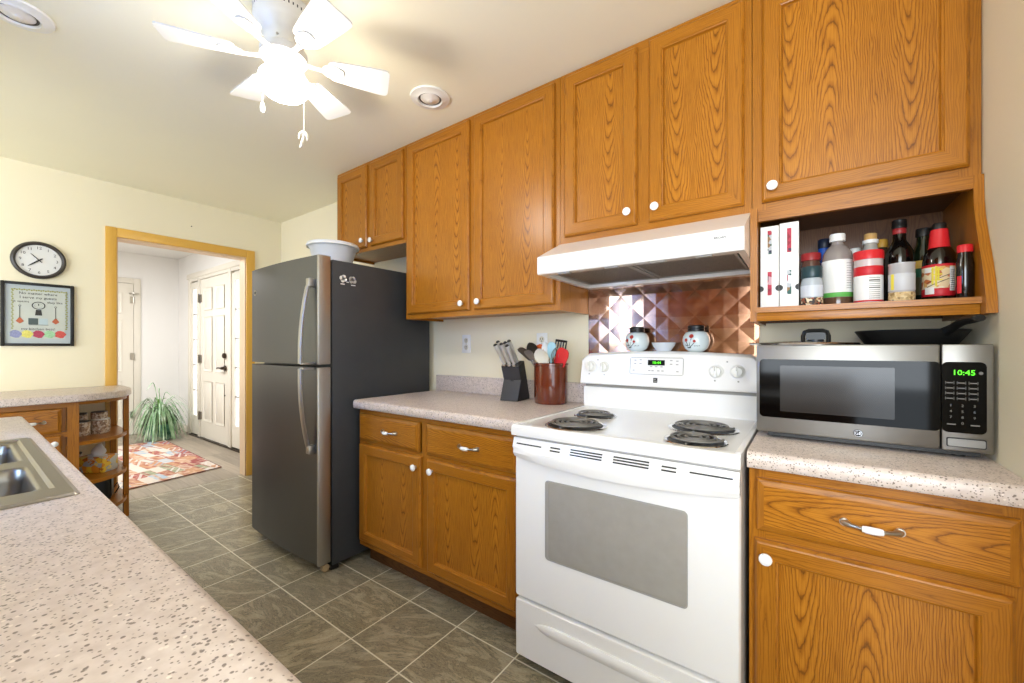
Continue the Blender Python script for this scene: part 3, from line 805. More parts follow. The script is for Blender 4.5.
# ------------------------------------------------------------------ sink peninsula in the foreground
t = thing('worktop', 'pale speckled sink worktop filling the near left foreground', 'worktop', (-.6, -2.1, .868), 'speckled worktops')
SKX0, SKX1, SKY0, SKY1 = -1.09, -.268, -2.36, -1.803
m = M()
Y0, Y1, X0, X1 = YW+.001, -1.763, -1.779, 1.15
hx0, hx1, hy0, hy1 = SKX0+.012, SKX1-.012, SKY0+.012, SKY1-.012
m.box(X0, hx0, Y0, hy1, .868, .914); m.box(hx1, X1, Y0, hy1, .868, .914); m.box(hx0, hx1, Y0, hy0, .868, .914)
pr = [(hy1, .868), (Y1-.004, .868), (Y1, .872), (Y1+.002, .885), (Y1+.001, .902), (Y1-.005, .911), (Y1-.014, .914), (hy1, .914)]
m.prism(pr, X0, X1, 'x'); build(m, 'worktop_slab', COUNTER, t, smooth=40)
m = M(); m.box(X0, X1, YW+.001, YW+.021, .914, 1.018, bev=.004); build(m, 'backsplash_curb', COUNTER, t)
t = thing('base_cabinet', 'oak sink base cabinet hidden under the near foreground worktop', 'cabinet', (-.6, -2.1, 0), 'oak base cabinets')
m = M(); m.box(-1.76, -1.05, Y0+.01, -1.835, .105, .865, grain='z'); m.box(-.22, 1.12, Y0+.01, -1.835, .105, .865, grain='z'); m.box(-1.05, -.22, Y0+.01, -1.835, .105, .65, grain='z'); build(m, 'carcass', OAKF, t)
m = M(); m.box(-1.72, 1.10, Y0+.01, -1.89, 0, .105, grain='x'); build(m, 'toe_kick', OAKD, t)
for k in range(5): door(t, backmap(-1.835), -1.74+k*.57, -1.20+k*.57, .13, .84, -1.25+k*.57, .77)
# sink
t = thing('kitchen_sink', 'double bowl stainless steel sink set in the near foreground worktop', 'sink', (-.64, -2.1, .914))
m = M()
Z0 = .9195; Z = .914
bowls = [(-1.035, -.715, SKY0+.045, -1.835), (-.640, -.357, SKY0+.045, -1.835)]
RC = (-1.060, -.335, SKY0+.03, -1.822)
def quads(rect, hole, z0, z1):
    a_ = [(rect[0], rect[2]), (rect[1], rect[2]), (rect[1], rect[3]), (rect[0], rect[3])]; b_ = [(hole[0], hole[2]), (hole[1], hole[2]), (hole[1], hole[3]), (hole[0], hole[3])]
    for j in range(4):
        k = (j+1) % 4; m.add([a_[j]+(z0,), a_[k]+(z0,), b_[k]+(z1,), b_[j]+(z1,)], [[0, 1, 2, 3]])
quads((SKX0, SKX1, SKY0, SKY1), RC, Z0, Z0)
RI = (RC[0]+.006, RC[1]-.006, RC[2]+.006, RC[3]-.006); quads(RC, RI, Z0, Z)
xs = sorted({RI[0], RI[1], bowls[0][0], bowls[0][1], bowls[1][0], bowls[1][1]}); ys = sorted({RI[2], RI[3], bowls[0][2], bowls[0][3]})
for i in range(len(xs)-1):
    for j in range(len(ys)-1):
        mid = ((xs[i]+xs[i+1])/2, (ys[j]+ys[j+1])/2)
        if any(b_[0] < mid[0] < b_[1] and b_[2] < mid[1] < b_[3] for b_ in bowls): continue
        m.add([(xs[i], ys[j], Z), (xs[i+1], ys[j], Z), (xs[i+1], ys[j+1], Z), (xs[i], ys[j+1], Z)], [[0, 1, 2, 3]])
def rrect(x0, x1, y0, y1, r, z, n=5):
    o = []
    for (cx, cy, a) in ((x1-r, y1-r, 0), (x0+r, y1-r, PI/2), (x0+r, y0+r, PI), (x1-r, y0+r, 1.5*PI)):
        for k in range(n+1): o.append((cx+r*math.cos(a+PI/2*k/n), cy+r*math.sin(a+PI/2*k/n), z))
    return o
def loft(m, loops, mi=0, cap=True, capfirst=False):
    n = len(loops[0]); vs = [p for l in loops for p in l]; fs = []
    for i in range(len(loops)-1):
        for k in range(n):
            k2 = (k+1) % n; fs.append([i*n+k, i*n+k2, (i+1)*n+k2, (i+1)*n+k])
    if cap: fs.append([(len(loops)-1)*n+k for k in range(n)])
    if capfirst: fs.append(list(range(n))[::-1])
    m.add(vs, fs, mi)
# rolled outer lip
loft(m, [rrect(SKX0, SKX1, SKY0, SKY1, .002, Z0), rrect(SKX0-.006, SKX1+.006, SKY0-.006, SKY1+.006, .008, .9165), rrect(SKX0-.008, SKX1+.008, SKY0-.008, SKY1+.008, .010, .9145)], cap=False)
build(m, 'sink_rim', SINKST, t)
for b_ in bowls:
    m = M()
    x0, x1, y0, y1 = b_
    sq = [(x1, y1), (x0, y1), (x0, y0), (x1, y0)]
    outer = []
    for ci, (px, py) in enumerate(sq): outer += [(px, py, Z)]*6
    loft(m, [outer, rrect(x0+.004, x1-.004, y0+.004, y1-.004, .018, Z+.0005), rrect(x0+.009, x1-.009, y0+.009, y1-.009, .022, Z-.005), rrect(x0+.012, x1-.012, y0+.012, y1-.012, .028, Z-.03),
             rrect(x0+.018, x1-.018, y0+.018, y1-.018, .05, Z-.17), rrect(x0+.045, x1-.045, y0+.045, y1-.045, .05, Z-.20)])
    bo = build(m, 'sink_bowl', SINKST, t, smooth=50)
    m = M(); m.lathe([(.045, 0), (.045, .003), (.03, .004), (.028, .001), (0, .001)], ((x0+x1)/2, (y0+y1)/2, Z-.1995), 20); build(m, 'drain', CHROME, bo)

# ------------------------------------------------------------------ far corner cabinet with curved end shelves
t = thing('base_cabinet', 'oak cabinet with rounded open end shelves, beside the doorway', 'cabinet', (XF+.3, -1.9, 0), 'oak base cabinets')
CX = -2.765
m = M(); m.box(XF+.002, CX-.019, YW+.001, -1.474, .105, .865, grain='z'); build(m, 'carcass', OAKF, t)
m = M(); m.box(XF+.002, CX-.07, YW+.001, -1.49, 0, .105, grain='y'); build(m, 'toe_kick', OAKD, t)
m = M()
for (a, b_) in ((YW+.001, YW+.04), (-1.525, -1.474), (-1.97, -1.92)): m.box(CX-.019, CX, a, b_, .105, .866, grain='z')
for (a, b_) in ((.105, .14), (.655, .69), (.836, .866)): m.box(CX-.019, CX-.0002, YW+.04, -1.525, a, b_, grain='y')
build(m, 'face_frame', OAKF, t)
fs_ = sidemap(CX)
drawer(t, fs_, -1.930, -1.548, .685, .832, -1.672); drawer(t, fs_, -2.40, -1.965, .685, .832, -2.2)
door(t, fs_, -1.930, -1.548, .135, .672, -1.580, .625); door(t, fs_, -2.40, -1.965, .135, .672, -2.0, .625)
# quarter-round shelves
def qshelf(z0, z1, y1=-1.20, x1=CX-.005):
    n = 12; c0 = (XF+.004, -1.474)
    pts = [(XF+.004, -1.474), (x1, -1.474)]
    for k in range(1, n+1):
        a = PI/2*k/n
        pts.append((XF+.27+(x1-XF-.27)*math.cos(a), -1.474+(y1+1.474)*math.sin(a)))
    pts.append((XF+.004, y1))
    return pts
for z in (.335, .590, .135):
    m = M(); m.prism(qshelf(z, z), z, z+.022, 'z', grain='x'); build(m, 'shelf', OAKF, t)
m = M(); m.prism(qshelf(0, 0), .845, .867, 'z', grain='x'); build(m, 'top_rail', OAKF, t)
m = M(); m.box(-3.055, -3.025, -1.222, -1.194, 0, .867, grain='z'); build(m, 'post', OAKF, t)
m = M(); m.box(XF+.003, XF+.03, -1.24, -1.207, 0, .867, grain='z'); build(m, 'post', OAKF, t)
# its worktop
t = thing('worktop', 'speckled worktop with a rounded end, below the wall clock', 'worktop', (XF+.3, -1.9, .868), 'speckled worktops')
m = M()
n = 14; x1 = -2.722; y1 = -1.168
def ctop(o):
    pts = [(XF+.002, YW+.001), (x1-o, YW+.001), (x1-o, -1.50)]
    for k in range(1, n+1):
        a = PI/2*k/n
        pts.append((XF+.22+(x1-o-XF-.22)*math.cos(a), -1.50+(y1-o+1.50)*math.sin(a)))
    pts.append((XF+.002, y1-o)); return pts
loft(m, [[(a, b_, z) for a, b_ in ctop(o)] for z, o in ((.868, .004), (.872, 0), (.905, 0), (.912, .005), (.914, .012))], capfirst=True)
build(m, 'worktop_slab', COUNTER, t, smooth=40)

# ------------------------------------------------------------------ refrigerator
FX0, FX1 = -1.978, -1.163
t = thing('refrigerator', 'tall stainless top-freezer refrigerator with a charcoal side', 'refrigerator', (-1.57, -.42, 0))
m = M(); m.box(FX0+.005, FX1, -.742, -.045, .03, 1.676, bev=.006); build(m, 'body', CHARC, t)
def fdoor(name, z0, z1):
    m = M(); n = 10
    # slightly bowed front in plan
    front = []
    for k in range(n+1):
        s = k/n; x = FX0+.004+(FX1-FX0-.008)*s
        front.append((x, -.812-.018*(1-(2*s-1)**2)))
    pts = [(FX0, -.752)]+[(FX0, -.800)]+front+[(FX1, -.800), (FX1, -.752)]
    d = .006
    loft(m, [[(x, y, z) for x, y in pts] for z in (z0, z1)], capfirst=True)
    return build(m, name, DARKST, t, smooth=30)
dz = fdoor('freezer_door', 1.112, 1.690); dr = fdoor('fridge_door', .055, 1.098)
for d, z0, z1 in ((dz, 1.112, 1.690), (dr, .055, 1.098)):
    m = M()
    prf = [(-.750, z0), (-.806, z0), (-.818, z0+.004), (-.818, z1-.004), (-.806, z1), (-.750, z1)]
    m.box(FX1-.014, FX1+.003, -.822, -.752, z0, z1, bev=.006); build(m, 'lit_edge_strip', STEELV, d)  # side of the same door, lighter steel standing for the light it catches
for d, za, zb in ((dz, 1.545, 1.118), (dr, 1.092, .665)):
    m = M(); n = 14; pts = []; hx = FX1-.065
    for k in range(n+1):
        s = k/n; z = za+(zb-za)*s
        up = s if d is dr else 1-s      # far end carries the mount
        sm = s if d is dz else 1-s      # 1 at the seam between the doors
        lift = .010+.046*math.sin(PI/2*min(1, sm*1.15))**.8
        pts.append((hx, -.826-lift, z))
    m.tube(pts, .016, 10, 0, flat=(.55, 1.0))
    far, seam = ((za, zb) if d is dz else (zb, za))
    m.box(hx-.010, hx+.024, -.848, -.815, far-.022, far+.022, bev=.004)
    m.box(hx-.009, hx+.024, -.880, -.815, seam-.006, seam+.006, bev=.003)
    build(m, 'handle', STEELV, d)
m = M(); m.disc((-1.915, -.8155, 1.545), .016, (0, -1, 0), .003, 20, 0); m.disc((-1.915, -.8185, 1.545), .011, (0, -1, 0), .001, 20, 1); build(m, 'emblem', [CHROME, DARKGR], dz)
m = M(); m.box(FX0, FX0+.08, -.80, -.72, 1.676, 1.70, bev=.005); build(m, 'hinge_cover', BLACKPL, t)
m = M(); m.box(FX0+.01, FX1-.01, -.745, -.70, .004, .05); build(m, 'kick_grille', BLACKPL, t)
for x in (FX0+.05, FX1-.035):
    m = M(); m.cyl((x-.012, -.765, .021), (x+.012, -.765, .021), .02, 14); build(m, 'roller', mat('tan_roller', '#b59a72', .6) if 'tan_roller' not in MATS else MATS['tan_roller'], t)
m = M()
for (cy, cz, r) in ((-.688, 1.583, .013), (-.675, 1.59, .012), (-.668, 1.577, .011), (-.682, 1.57, .011)): m.disc((FX1, cy, cz), r, (1, 0, 0), .0015, 14, 0)
for (cy, cz, r) in ((-.632, 1.586, .012), (-.618, 1.588, .012), (-.612, 1.573, .013), (-.63, 1.572, .012)): m.disc((FX1, cy, cz), r, (1, 0, 0), .0012, 14, 1)
m.box(FX1, FX1+.0012, -.695, -.67, 1.548, 1.553); m.box(FX1, FX1+.0012, -.66, -.645, 1.562, 1.566); m.box(FX1, FX1+.0012, -.632, -.605, 1.548, 1.552)
build(m, 'decal', [mat('white_decal', '#e4e2de', .5), mat('grey_decal', '#a5a29e', .5)], t)
# bowl on the refrigerator
t = thing('mixing_bowl', 'wide pale bowl standing on top of the refrigerator', 'bowl', (-1.56, -.47, 1.6765))
m = M(); m.lathe([(.0, .004), (.07, .004), (.075, 0), (.082, 0), (.116, .07), (.140, .160), (.148, .165), (.157, .178), (.154, .187), (.143, .184), (.132, .160), (.108, .07), (.07, .012), (0, .012)], (-1.585, -.49, 1.6765), 40)
build(m, 'bowl_body', MAPLE, t, smooth=50)
m = M(); m.tube([(-1.585+.155*math.cos(a*2*PI/40), -.49+.155*math.sin(a*2*PI/40), 1.6765+.170) for a in range(40)], .006, 8, closed=True); build(m, 'rim', WHITEPL, t)

# ------------------------------------------------------------------ range hood
HX0, HX1 = -.0115, .7435
t = thing('range_hood', 'white under-cabinet range hood above the electric range', 'range hood', (.37, -.25, 1.50))
m = M()
pr = [(-.002, 1.50), (-.055, 1.50), (-.055, 1.515), (-.06, 1.53), (-.462, 1.53), (-.462, 1.506), (-.505, 1.506), (-.509, 1.512), (-.509, 1.575), (-.505, 1.580), (-.318, 1.6705), (-.002, 1.6705)]
m.prism(pr, HX0+.02, HX1-.02, 'x')
side = [(-.002, 1.50), (-.055, 1.50), (-.462, 1.506), (-.505, 1.506), (-.509, 1.512), (-.509, 1.575), (-.505, 1.580), (-.318, 1.6705), (-.002, 1.6705)]
m.prism(side, HX0, HX0+.02, 'x'); m.prism(side, HX1-.02, HX1, 'x')
build(m, 'hood_shell', WHITEAP, t, smooth=20)
for (a, b_) in ((HX0+.045, .352), (.372, HX1-.03)):
    m = M(); m.box(a, b_, -.452, -.085, 1.515, 1.527, 0)
    fl = build(m, 'grease_filter', FILTER, t)
    m = M()
    for q in ((a, a+.008, -.452, -.085), (b_-.008, b_, -.452, -.085), (a, b_, -.452, -.444), (a, b_, -.093, -.085)): m.box(*q, 1.511, 1.516)
    build(m, 'filter_frame', GREYPL, fl)
m = M(); m.box(.358, .366, -.452, -.085, 1.508, 1.527); build(m, 'filter_rail', GREYPL, t)
for x in (.08, .28, .45, .60):
    m = M(); m.box(x, x+.05, -.495, -.475, 1.501, 1.5065, bev=.002); build(m, 'switch', GREYPL, t)
text('BROAN', 'badge', .0105, (.676, -.5095, 1.553), FACE_Y, LBLK, t)

# ------------------------------------------------------------------ copper backsplash
t_b = M()
BX0, BX1, BZ0, BZ1 = -.016, .742, 1.00, 1.515
m = M(); q = .057; hgt = .0011
nx = int((BX1-BX0)/q)+3; nz = int((BZ1-BZ0)/q)+3
m.box(BX0, BX1, -.0045, -.001, BZ0, BZ1)
import itertools
def clip_poly(P, ax, lim, sgn):
    out = []
    for i in range(len(P)):
        a, b_ = P[i], P[(i+1) % len(P)]
        ia, ib = sgn*(a[ax]-lim) <= 0, sgn*(b_[ax]-lim) <= 0
        if ia: out.append(a)
        if ia != ib:
            s = (lim-a[ax])/(b_[ax]-a[ax]); out.append(tuple(a[k]+(b_[k]-a[k])*s for k in range(3)))
    return out
for i in range(-1, nx):
    for j in range(-1, nz):
        if (i+j) % 2: continue
        cx, cz = BX0+i*q, BZ0+j*q
        ctr = (cx, -.0055-hgt, cz)
        cs = [(cx-q, -.0055, cz), (cx, -.0055, cz-q), (cx+q, -.0055, cz), (cx, -.0055, cz+q)]
        for k in range(4):
            P = [cs[k], cs[(k+1) % 4], ctr]
            for ax, lim, sg in ((0, BX0, -1), (0, BX1, 1), (2, BZ0, -1), (2, BZ1, 1)):
                if P: P = clip_poly(P, ax, lim, sg)
            if len(P) >= 3: m.add(P, [list(range(len(P)))])
o = build(m, 'copper_backsplash', COPPER, smooth=0); tag(o, 'embossed copper sheet backsplash on the wall behind the range', 'backsplash')

# ------------------------------------------------------------------ range
RX0, RX1 = .0015, .7565
t = thing('electric_range', 'white freestanding electric coil range with oven', 'range', (.38, -.35, 0))
m = M(); m.box(RX0+.004, RX1-.004, -.655, -.03, .04, .885); build(m, 'body', WHITEAP, t)
m = M(); m.box(RX0+.02, RX1-.02, -.64, -.06, .0, .04); build(m, 'plinth', BLACKPL, t)
m = M()
pr = [(-.03, .872), (-.700, .872), (-.710, .876), (-.713, .89), (-.711, .906), (-.700, .914), (-.685, .9155), (-.660, .912), (-.12, .912), (-.10, .918), (-.03, .918)]
m.prism(pr, RX0, RX1, 'x'); build(m, 'cooktop', WHITEAP, t, smooth=30)
for x in (RX0, RX1-.016):
    m = M(); m.box(x, x+.016, -.69, -.10, .9115, .9165, bev=.002); build(m, 'side_rail', WHITEAP, t)
# burners
def burner(cx, cy, R):
    m = M(); m.lathe([(R*1.16, .9125), (R*1.18, .9145), (R*1.14, .9175), (R*1.05, .916), (R*1.0, .913), (R*.5, .9128), (0, .9128)], (cx, cy, 0), 32, mi=[0, 0, 0, 1, 1, 1])
    b_ = build(m, 'burner', [CHROME, CASTIR], t, smooth=50)  # inside of the chrome pan coloured dark to shade the gaps between rings
    m = M(); turns = 4 if R > .08 else 3; n = int(turns*26); pts = []
    for k in range(n+1):
        a = 2*PI*k*turns/n; r = R*.20+(R*.80)*k/n
        pts.append((cx+r*math.cos(a), cy+r*math.sin(a), .927))
    m.tube(pts, .0046, 8, 0, flat=(1.0, .8))
    for a in (.4, .4+2*PI/3, .4+4*PI/3):
        m.tube([(cx+.02*math.cos(a), cy+.02*math.sin(a), .919), (cx+R*math.cos(a), cy+R*math.sin(a), .919)], .003, 6)
    m.cyl((cx, cy, .914), (cx, cy, .924), .018, 14)
    build(m, 'coil', COIL, b_)
burner(.620, -.595, .078); burner(.600, -.375, .098); burner(.205, -.585, .096); burner(.175, -.345, .076)
# backguard
m = M()
m.box(RX0+.004, RX1-.004, -.105, -.03, .914, 1.012); m.box(RX0+.012, RX1-.012, -.10, -.03, 1.012, 1.030, 1)
build(m, 'backguard', [WHITEAP, GREYPL], t)
m = M(); nn = 24
def topz(x):
    s = (x-RX0)/(RX1-RX0); e = min(s, 1-s)
    return 1.172+.014*math.sin(PI*s)-.020*max(0, 1-e/.03)**2
loops = []
for k in range(nn+1):
    x = RX0+(RX1-RX0)*k/nn; tz = topz(x)
    loops.append([(x, -.022, 1.028), (x, -.132, 1.028), (x, -.136, 1.034), (x, -.130, 1.06), (x, -.112, tz-.012), (x, -.100, tz-.002), (x, -.090, tz), (x, -.022, tz)])
loft(m, loops, capfirst=True)
cp = build(m, 'control_panel', WHITEAP, t, smooth=30)
def pf(x, z, out=0):      # a point on the sloped control face
    tz = topz(x)-.012; s = (z-1.06)/(tz-1.06); return (x, -.130+.018*s-out, z)
NP = Vector((0, -1, -.15)).normalized()
for (x, z) in ((.052, 1.112), (.118, 1.110), (.602, 1.105), (.678, 1.107)):
    m = M(); c = Vector(pf(x, z))
    def kx(X, Y, Zz): return tuple(c+Vector((X, -Zz, Y)))
    m.lathe([(.0, -.002), (.027, -.002), (.027, .004), (.021, .010), (.019, .022), (.010, .025), (0, .025)], seg=24, xf=kx)
    m.box(-.005, .005, -.022, .022, .02, .034, bev=.003, xf=kx)
    kb = build(m, 'control_knob', WHITEPL, t)
    m = M(); m.box(-.0012, .0012, .004, .020, .034, .0345, xf=kx); build(m, 'pointer', GREYPL, kb)
m = M()
for (x, z) in ((.085, 1.143), (.045, 1.075), (.122, 1.073), (.641, 1.145), (.598, 1.068), (.682, 1.068)): m.disc(pf(x, z, -.001), .0035, (0, -1, 0), .0015, 10)
build(m, 'indicator_marks', GREYPL, cp)
m = M()
p0 = [(.245, 1.083), (.475, 1.083), (.475, 1.160), (.245, 1.160)]
pl = [pf(a, b_, .0008) for a, b_ in p0]
m.tube([pf(.250, 1.083, .0005), pf(.470, 1.083, .0005), pf(.475, 1.088, .0005), pf(.475, 1.152, .0005), pf(.470, 1.157, .0005), pf(.250, 1.157, .0005), pf(.245, 1.152, .0005), pf(.245, 1.088, .0005)], .0012, 6, closed=True)
build(m, 'keypad_outline', GREYPL, cp)
m = M(); m.box(.326, .398, -.004, .004, 1.124, 1.147, xf=lambda x, y, z: (x, pf(x, z)[1]+y, z))
dsp = build(m, 'clock_display', mat('display_black', '#0b0d0a', .6, spec=.2, vary=0), cp)
text('10:44', 'digits', .017, (.364, pf(.364, 1.135)[1]-.0048, 1.1352), FACE_Y, GREENLED, dsp)
m = M()
for (x, z) in ((.268, 1.145), (.292, 1.147), (.268, 1.13), (.292, 1.13), (.425, 1.146), (.450, 1.144), (.425, 1.13), (.450, 1.129), (.333, 1.100), (.347, 1.100), (.372, 1.100), (.390, 1.100), (.34, 1.118), (.362, 1.118), (.385, 1.118), (.262, 1.100), (.452, 1.099)):
    m.box(x-.005, x+.005, -.001, .001, z-.0022, z+.0022, xf=lambda X, Y, Zz: (X, pf(X, Zz)[1]+Y, Zz))
build(m, 'keypad_marks', mat('pale_grey_print', '#a9a5a0', .5), cp)
m = M(); m.box(.352, .370, -.002, .002, 1.048, 1.069, xf=lambda X, Y, Zz: (X, pf(X, Zz)[1]+Y, Zz))
m.box(.354, .368, -.003, .001, 1.053, 1.056, 1, xf=lambda X, Y, Zz: (X, pf(X, Zz)[1]+Y, Zz)); m.box(.354, .364, -.003, .001, 1.061, 1.064, 1, xf=lambda X, Y, Zz: (X, pf(X, Zz)[1]+Y, Zz))
build(m, 'badge', [DARKGR, GREYPL], cp)
# oven door
YD = -.690
m = M()
loft(m, [rrect(RX0+.003, RX1-.003, .268, .868, .008, -.658), rrect(RX0+.003, RX1-.003, .268, .868, .008, YD+.006), rrect(RX0+.007, RX1-.007, .272, .864, .008, YD)], capfirst=True)
m.v = [(x, z, y) for x, y, z in m.v]
od = build(m, 'oven_door', WHITEAP, t, smooth=40)
m = M()
def wloop(x0, x1, z0, z1, r, y): return [(x, y, z) for x, z, _ in rrect(x0, x1, z0, z1, r, 0)]
loft(m, [wloop(.136, .620, .440, .726, .014, YD-.0005), wloop(.138, .618, .442, .724, .014, YD-.003)], capfirst=True)
m2 = M(); loft(m2, [wloop(.152, .617, .447, .722, .010, YD-.0031), wloop(.154, .615, .449, .720, .010, YD-.0036)], capfirst=True)
build(m, 'oven_window', mat('window_border_grey', '#9b9791', .3), od); build(m2, 'window_glass', GREYGL, od)
# wide bowed handle band under the cooktop
m = M(); nn = 24; loops = []
for k in range(nn+1):
    s = k/nn; x = RX0+.003+(RX1-RX0-.006)*s; b_ = math.sin(PI*s)
    low = .796-.016*b_**.8; yo = YD-.012-.030*b_**.7
    loops.append([(x, YD+.012, .866), (x, YD-.008, .866), (x, YD-.018-.006*b_, .832), (x, yo, .822), (x, yo-.002, .81), (x, yo+.006, low), (x, YD+.012, low+.002)])
loft(m, loops, capfirst=True)
hd = build(m, 'oven_handle', WHITEAP, od, smooth=30)
m = M()
def sl(x0, x1, z):
    m.box(x0, x1, YD-.030, YD-.005, z-.0022, z+.0022, xf=lambda X, Y, Zz: (X, (YD-.008-.010*(.866-Zz)/.034-.006*math.sin(PI*(X-RX0)/.755)*(.866-Zz)/.034)+(.006 if Y > YD-.01 else -.0012), Zz))
for a in ((.022, .13, .846), (.167, .207, .850), (.167, .207, .840)): sl(*a)
for z in (.854, .846, .838): sl(.246, .362, z); sl(.40, .513, z)
for a in ((.55, .592, .850), (.55, .592, .840), (.628, .738, .846)): sl(*a)
build(m, 'vent_slots', DARKGR, od)
# storage drawer
m = M()
loft(m, [rrect(RX0+.003, RX1-.003, .045, .256, .008, -.658), rrect(RX0+.003, RX1-.003, .045, .256, .008, YD+.006), rrect(RX0+.007, RX1-.007, .049, .252, .008, YD)], capfirst=True)
m.v = [(x, z, y) for x, y, z in m.v]
dw = build(m, 'storage_drawer', WHITEAP, t, smooth=40)
m = M(); nn = 20; loops = []
for k in range(nn+1):
    s = k/nn; x = .09+.58*s; e = min(s, 1-s); sc = min(1, math.sqrt(e/.12)) if e < .12 else 1
    zc = .186
    loops.append([(x, YD+.004, zc+.020*sc), (x, YD-.006*sc, zc+.020*sc), (x, YD-.012*sc, zc+.012*sc), (x, YD-.012*sc, zc-.004*sc), (x, YD-.004*sc, zc-.020*sc), (x, YD+.004, zc-.022*sc)])
loft(m, loops, capfirst=True); build(m, 'drawer_grip', WHITEAP, dw, smooth=40)

# jars and dish on the range
def poppy_jar(x, label):
    y, z = -.058, topz(x)+.0005
    t = thing('canister', label, 'jar', (x, y, z), 'poppy jars on the range')
    m = M(); m.lathe([(0, 0), (.028, 0), (.045, .014), (.053, .032), (.055, .048), (.052, .066), (.043, .082), (.031, .088)], (x, y, z), 28); build(m, 'jar_body', JARWH, t, smooth=60)
    m = M(); m.lathe([(.031, .087), (.034, .089), (.034, .098), (.030, .100), (.034, .101), (.034, .110), (.028, .114), (0, .115)], (x, y, z), 24); build(m, 'lid', BLACKPL, t)
    def sp(u, v):   # a point on the front of the jar
        zz = v; r = .055*math.sqrt(max(0, 1-((zz-.047)/.058)**2)); 
        dd = math.sqrt(max(0, r*r-u*u)); return (x+u, y-dd-.0008, z+zz), Vector((u, -dd, (zz-.047))).normalized()
    m = M()
    for (u, v, r) in ((-.030, .050, .0075), (-.008, .066, .009), (.004, .045, .006)):
        p, nr = sp(u, v); m.disc(p, r, nr, .0012, 14, 0)
    m2 = M()
    for pts in (((-.030, .043), (-.022, .025)), ((-.008, .058), (-.018, .025)), ((.004, .039), (-.012, .022)), ((-.034, .030), (-.024, .024)), ((-.006, .028), (-.016, .020))):
        m2.tube([sp(*p)[0] for p in pts], .0014, 6)
    p, nr = sp(-.018, .018); m2.disc(p, .009, nr, .001, 12, 0, .003)
    for k in range(4): p, nr = sp(.004+k*.006, .025+(k % 2)*.001); m2.disc(p, .0018, nr, .001, 8)
    build(m, 'poppies', POPPY, t); build(m2, 'stems', STEMB, t)
poppy_jar(.256, 'white poppy jar with dark lid, left of the small dish on the range')
poppy_jar(.513, 'white poppy jar with dark lid, right of the small dish on the range')
m = M(); zz = topz(.377)+.0005; m.lathe([(0, .003), (.022, .003), (.024, 0), (.030, 0), (.046, .022), (.052, .038), (.049, .038), (.043, .024), (.026, .006), (0, .006)], (.377, -.060, zz), 28)
o = build(m, 'small_bowl', mat('pale_blue_glaze', '#cfd4da', .2, coat=.4), smooth=50); tag(o, 'small pale dish between the two poppy jars on the range', 'bowl')

# ------------------------------------------------------------------ knife block, crock, outlets
KX, KY = -.400, -.165
t = thing('knife_block', 'dark grey angled knife block on the worktop beside the crock', 'knife block', (KX, KY, .914))
kr = Matrix.Rotation(math.radians(8), 4, 'Z')
def kxf(x, y, z):
    p = kr @ Vector((x, y, z)); return (KX+p.x, KY+p.y, .9145+z)
pr = [(-.020, 0), (.022, .112), (-.006, .182), (-.002, .190), (.055, .215), (.125, .012), (.122, 0)]
m = M(); m.prism(pr, -.054, .054, 'x', xf=kxf, mi=0); build(m, 'block_body', KNIFEBD, t, smooth=0)
m = M(); m.prism([(-.0215, .004), (-.0195, .004), (.0215, .110), (.0195, .110)], -.052, .052, 'x', xf=kxf); build(m, 'front_plate', KNIFEB, t, smooth=0)
m = M(); m.prism([(.0195, .114), (.0215, .114), (-.006, .180), (-.008, .180)], -.052, .052, 'x', xf=kxf); build(m, 'upper_plate', KNIFEB, t, smooth=0)
m = M(); m.prism([(.0165, .103), (.0190, .103), (.0222, .111), (.0182, .111)], -.010, .010, 'x', xf=kxf); build(m, 'notch', BLACKPL, t, smooth=0)
m = M(); m.disc(kxf(0, -.0010, .048), .009, Vector((0.14, -.93, .36)), .001, 16); build(m, 'badge', GREYPL, t)
def knife(ux, uy, L, tilt, label, r=.0112):
    base = Vector((ux, uy, .186+.40*(uy)+.008)); d = Vector((-.14+tilt, -.50, .85)).normalized()
    t = thing('kitchen_knife', label, 'knife', kxf(*base), 'knives in the block')
    m = M(); P_ = [base+d*s for s in (0, .012, .04, .08, L-.01, L)]
    m.tube([kxf(*p) for p in P_], [r*.8, r*.85, r, r*1.05, r*1.1, r*.7], 10, 0, flat=(1, .8)); h = build(m, 'handle', MATS.get('knife_steel') or mat('knife_steel', '#d4d1cc', .28, .6), t)
    m = M(); m.tube([kxf(*(base-d*.004)), kxf(*(base+d*.006))], r*1.25, 10); build(m, 'bolster', CHROME, t)
    m = M(); q = base+d*(L-.004); m.tube([kxf(*q), kxf(*(base+d*(L+.003)))], [r*1.1, r*.6], 10); build(m, 'end_cap', mat('dark_cap', '#2a2826', .4) if 'dark_cap' not in MATS else MATS['dark_cap'], t)
for k, (ux, uy, L) in enumerate(((-.038, .002, .128), (-.008, .002, .132), (.022, .002, .122), (-.036, .030, .135), (-.004, .030, .128), (.026, .030, .138))):
    knife(ux, uy, L, random.uniform(-.05, .05), ['leftmost steel knife handle in the front row of the block', 'middle steel knife handle in the front row of the block', 'rightmost steel knife handle in the front row of the block',
        'leftmost steel knife handle in the rear row of the block', 'middle steel knife handle in the rear row of the block', 'rightmost steel knife handle in the rear row of the block'][k])
CRX, CRY = -.178, -.114
t = thing('utensil_crock', 'glossy brown stoneware crock full of utensils on the worktop', 'crock', (CRX, CRY, .914))
m = M(); m.lathe([(0, .001), (.082, .001), (.086, .006), (.087, .1), (.087, .195), (.0905, .198), (.0905, .207), (.087, .210), (.080, .207), (.078, .195), (.078, .012), (0, .012)], (CRX, CRY, .914), 40, mi=[0]*8+[1]*3)
build(m, 'crock_body', [GLAZE, GLAZEIN], t, smooth=40)
ZR = .914
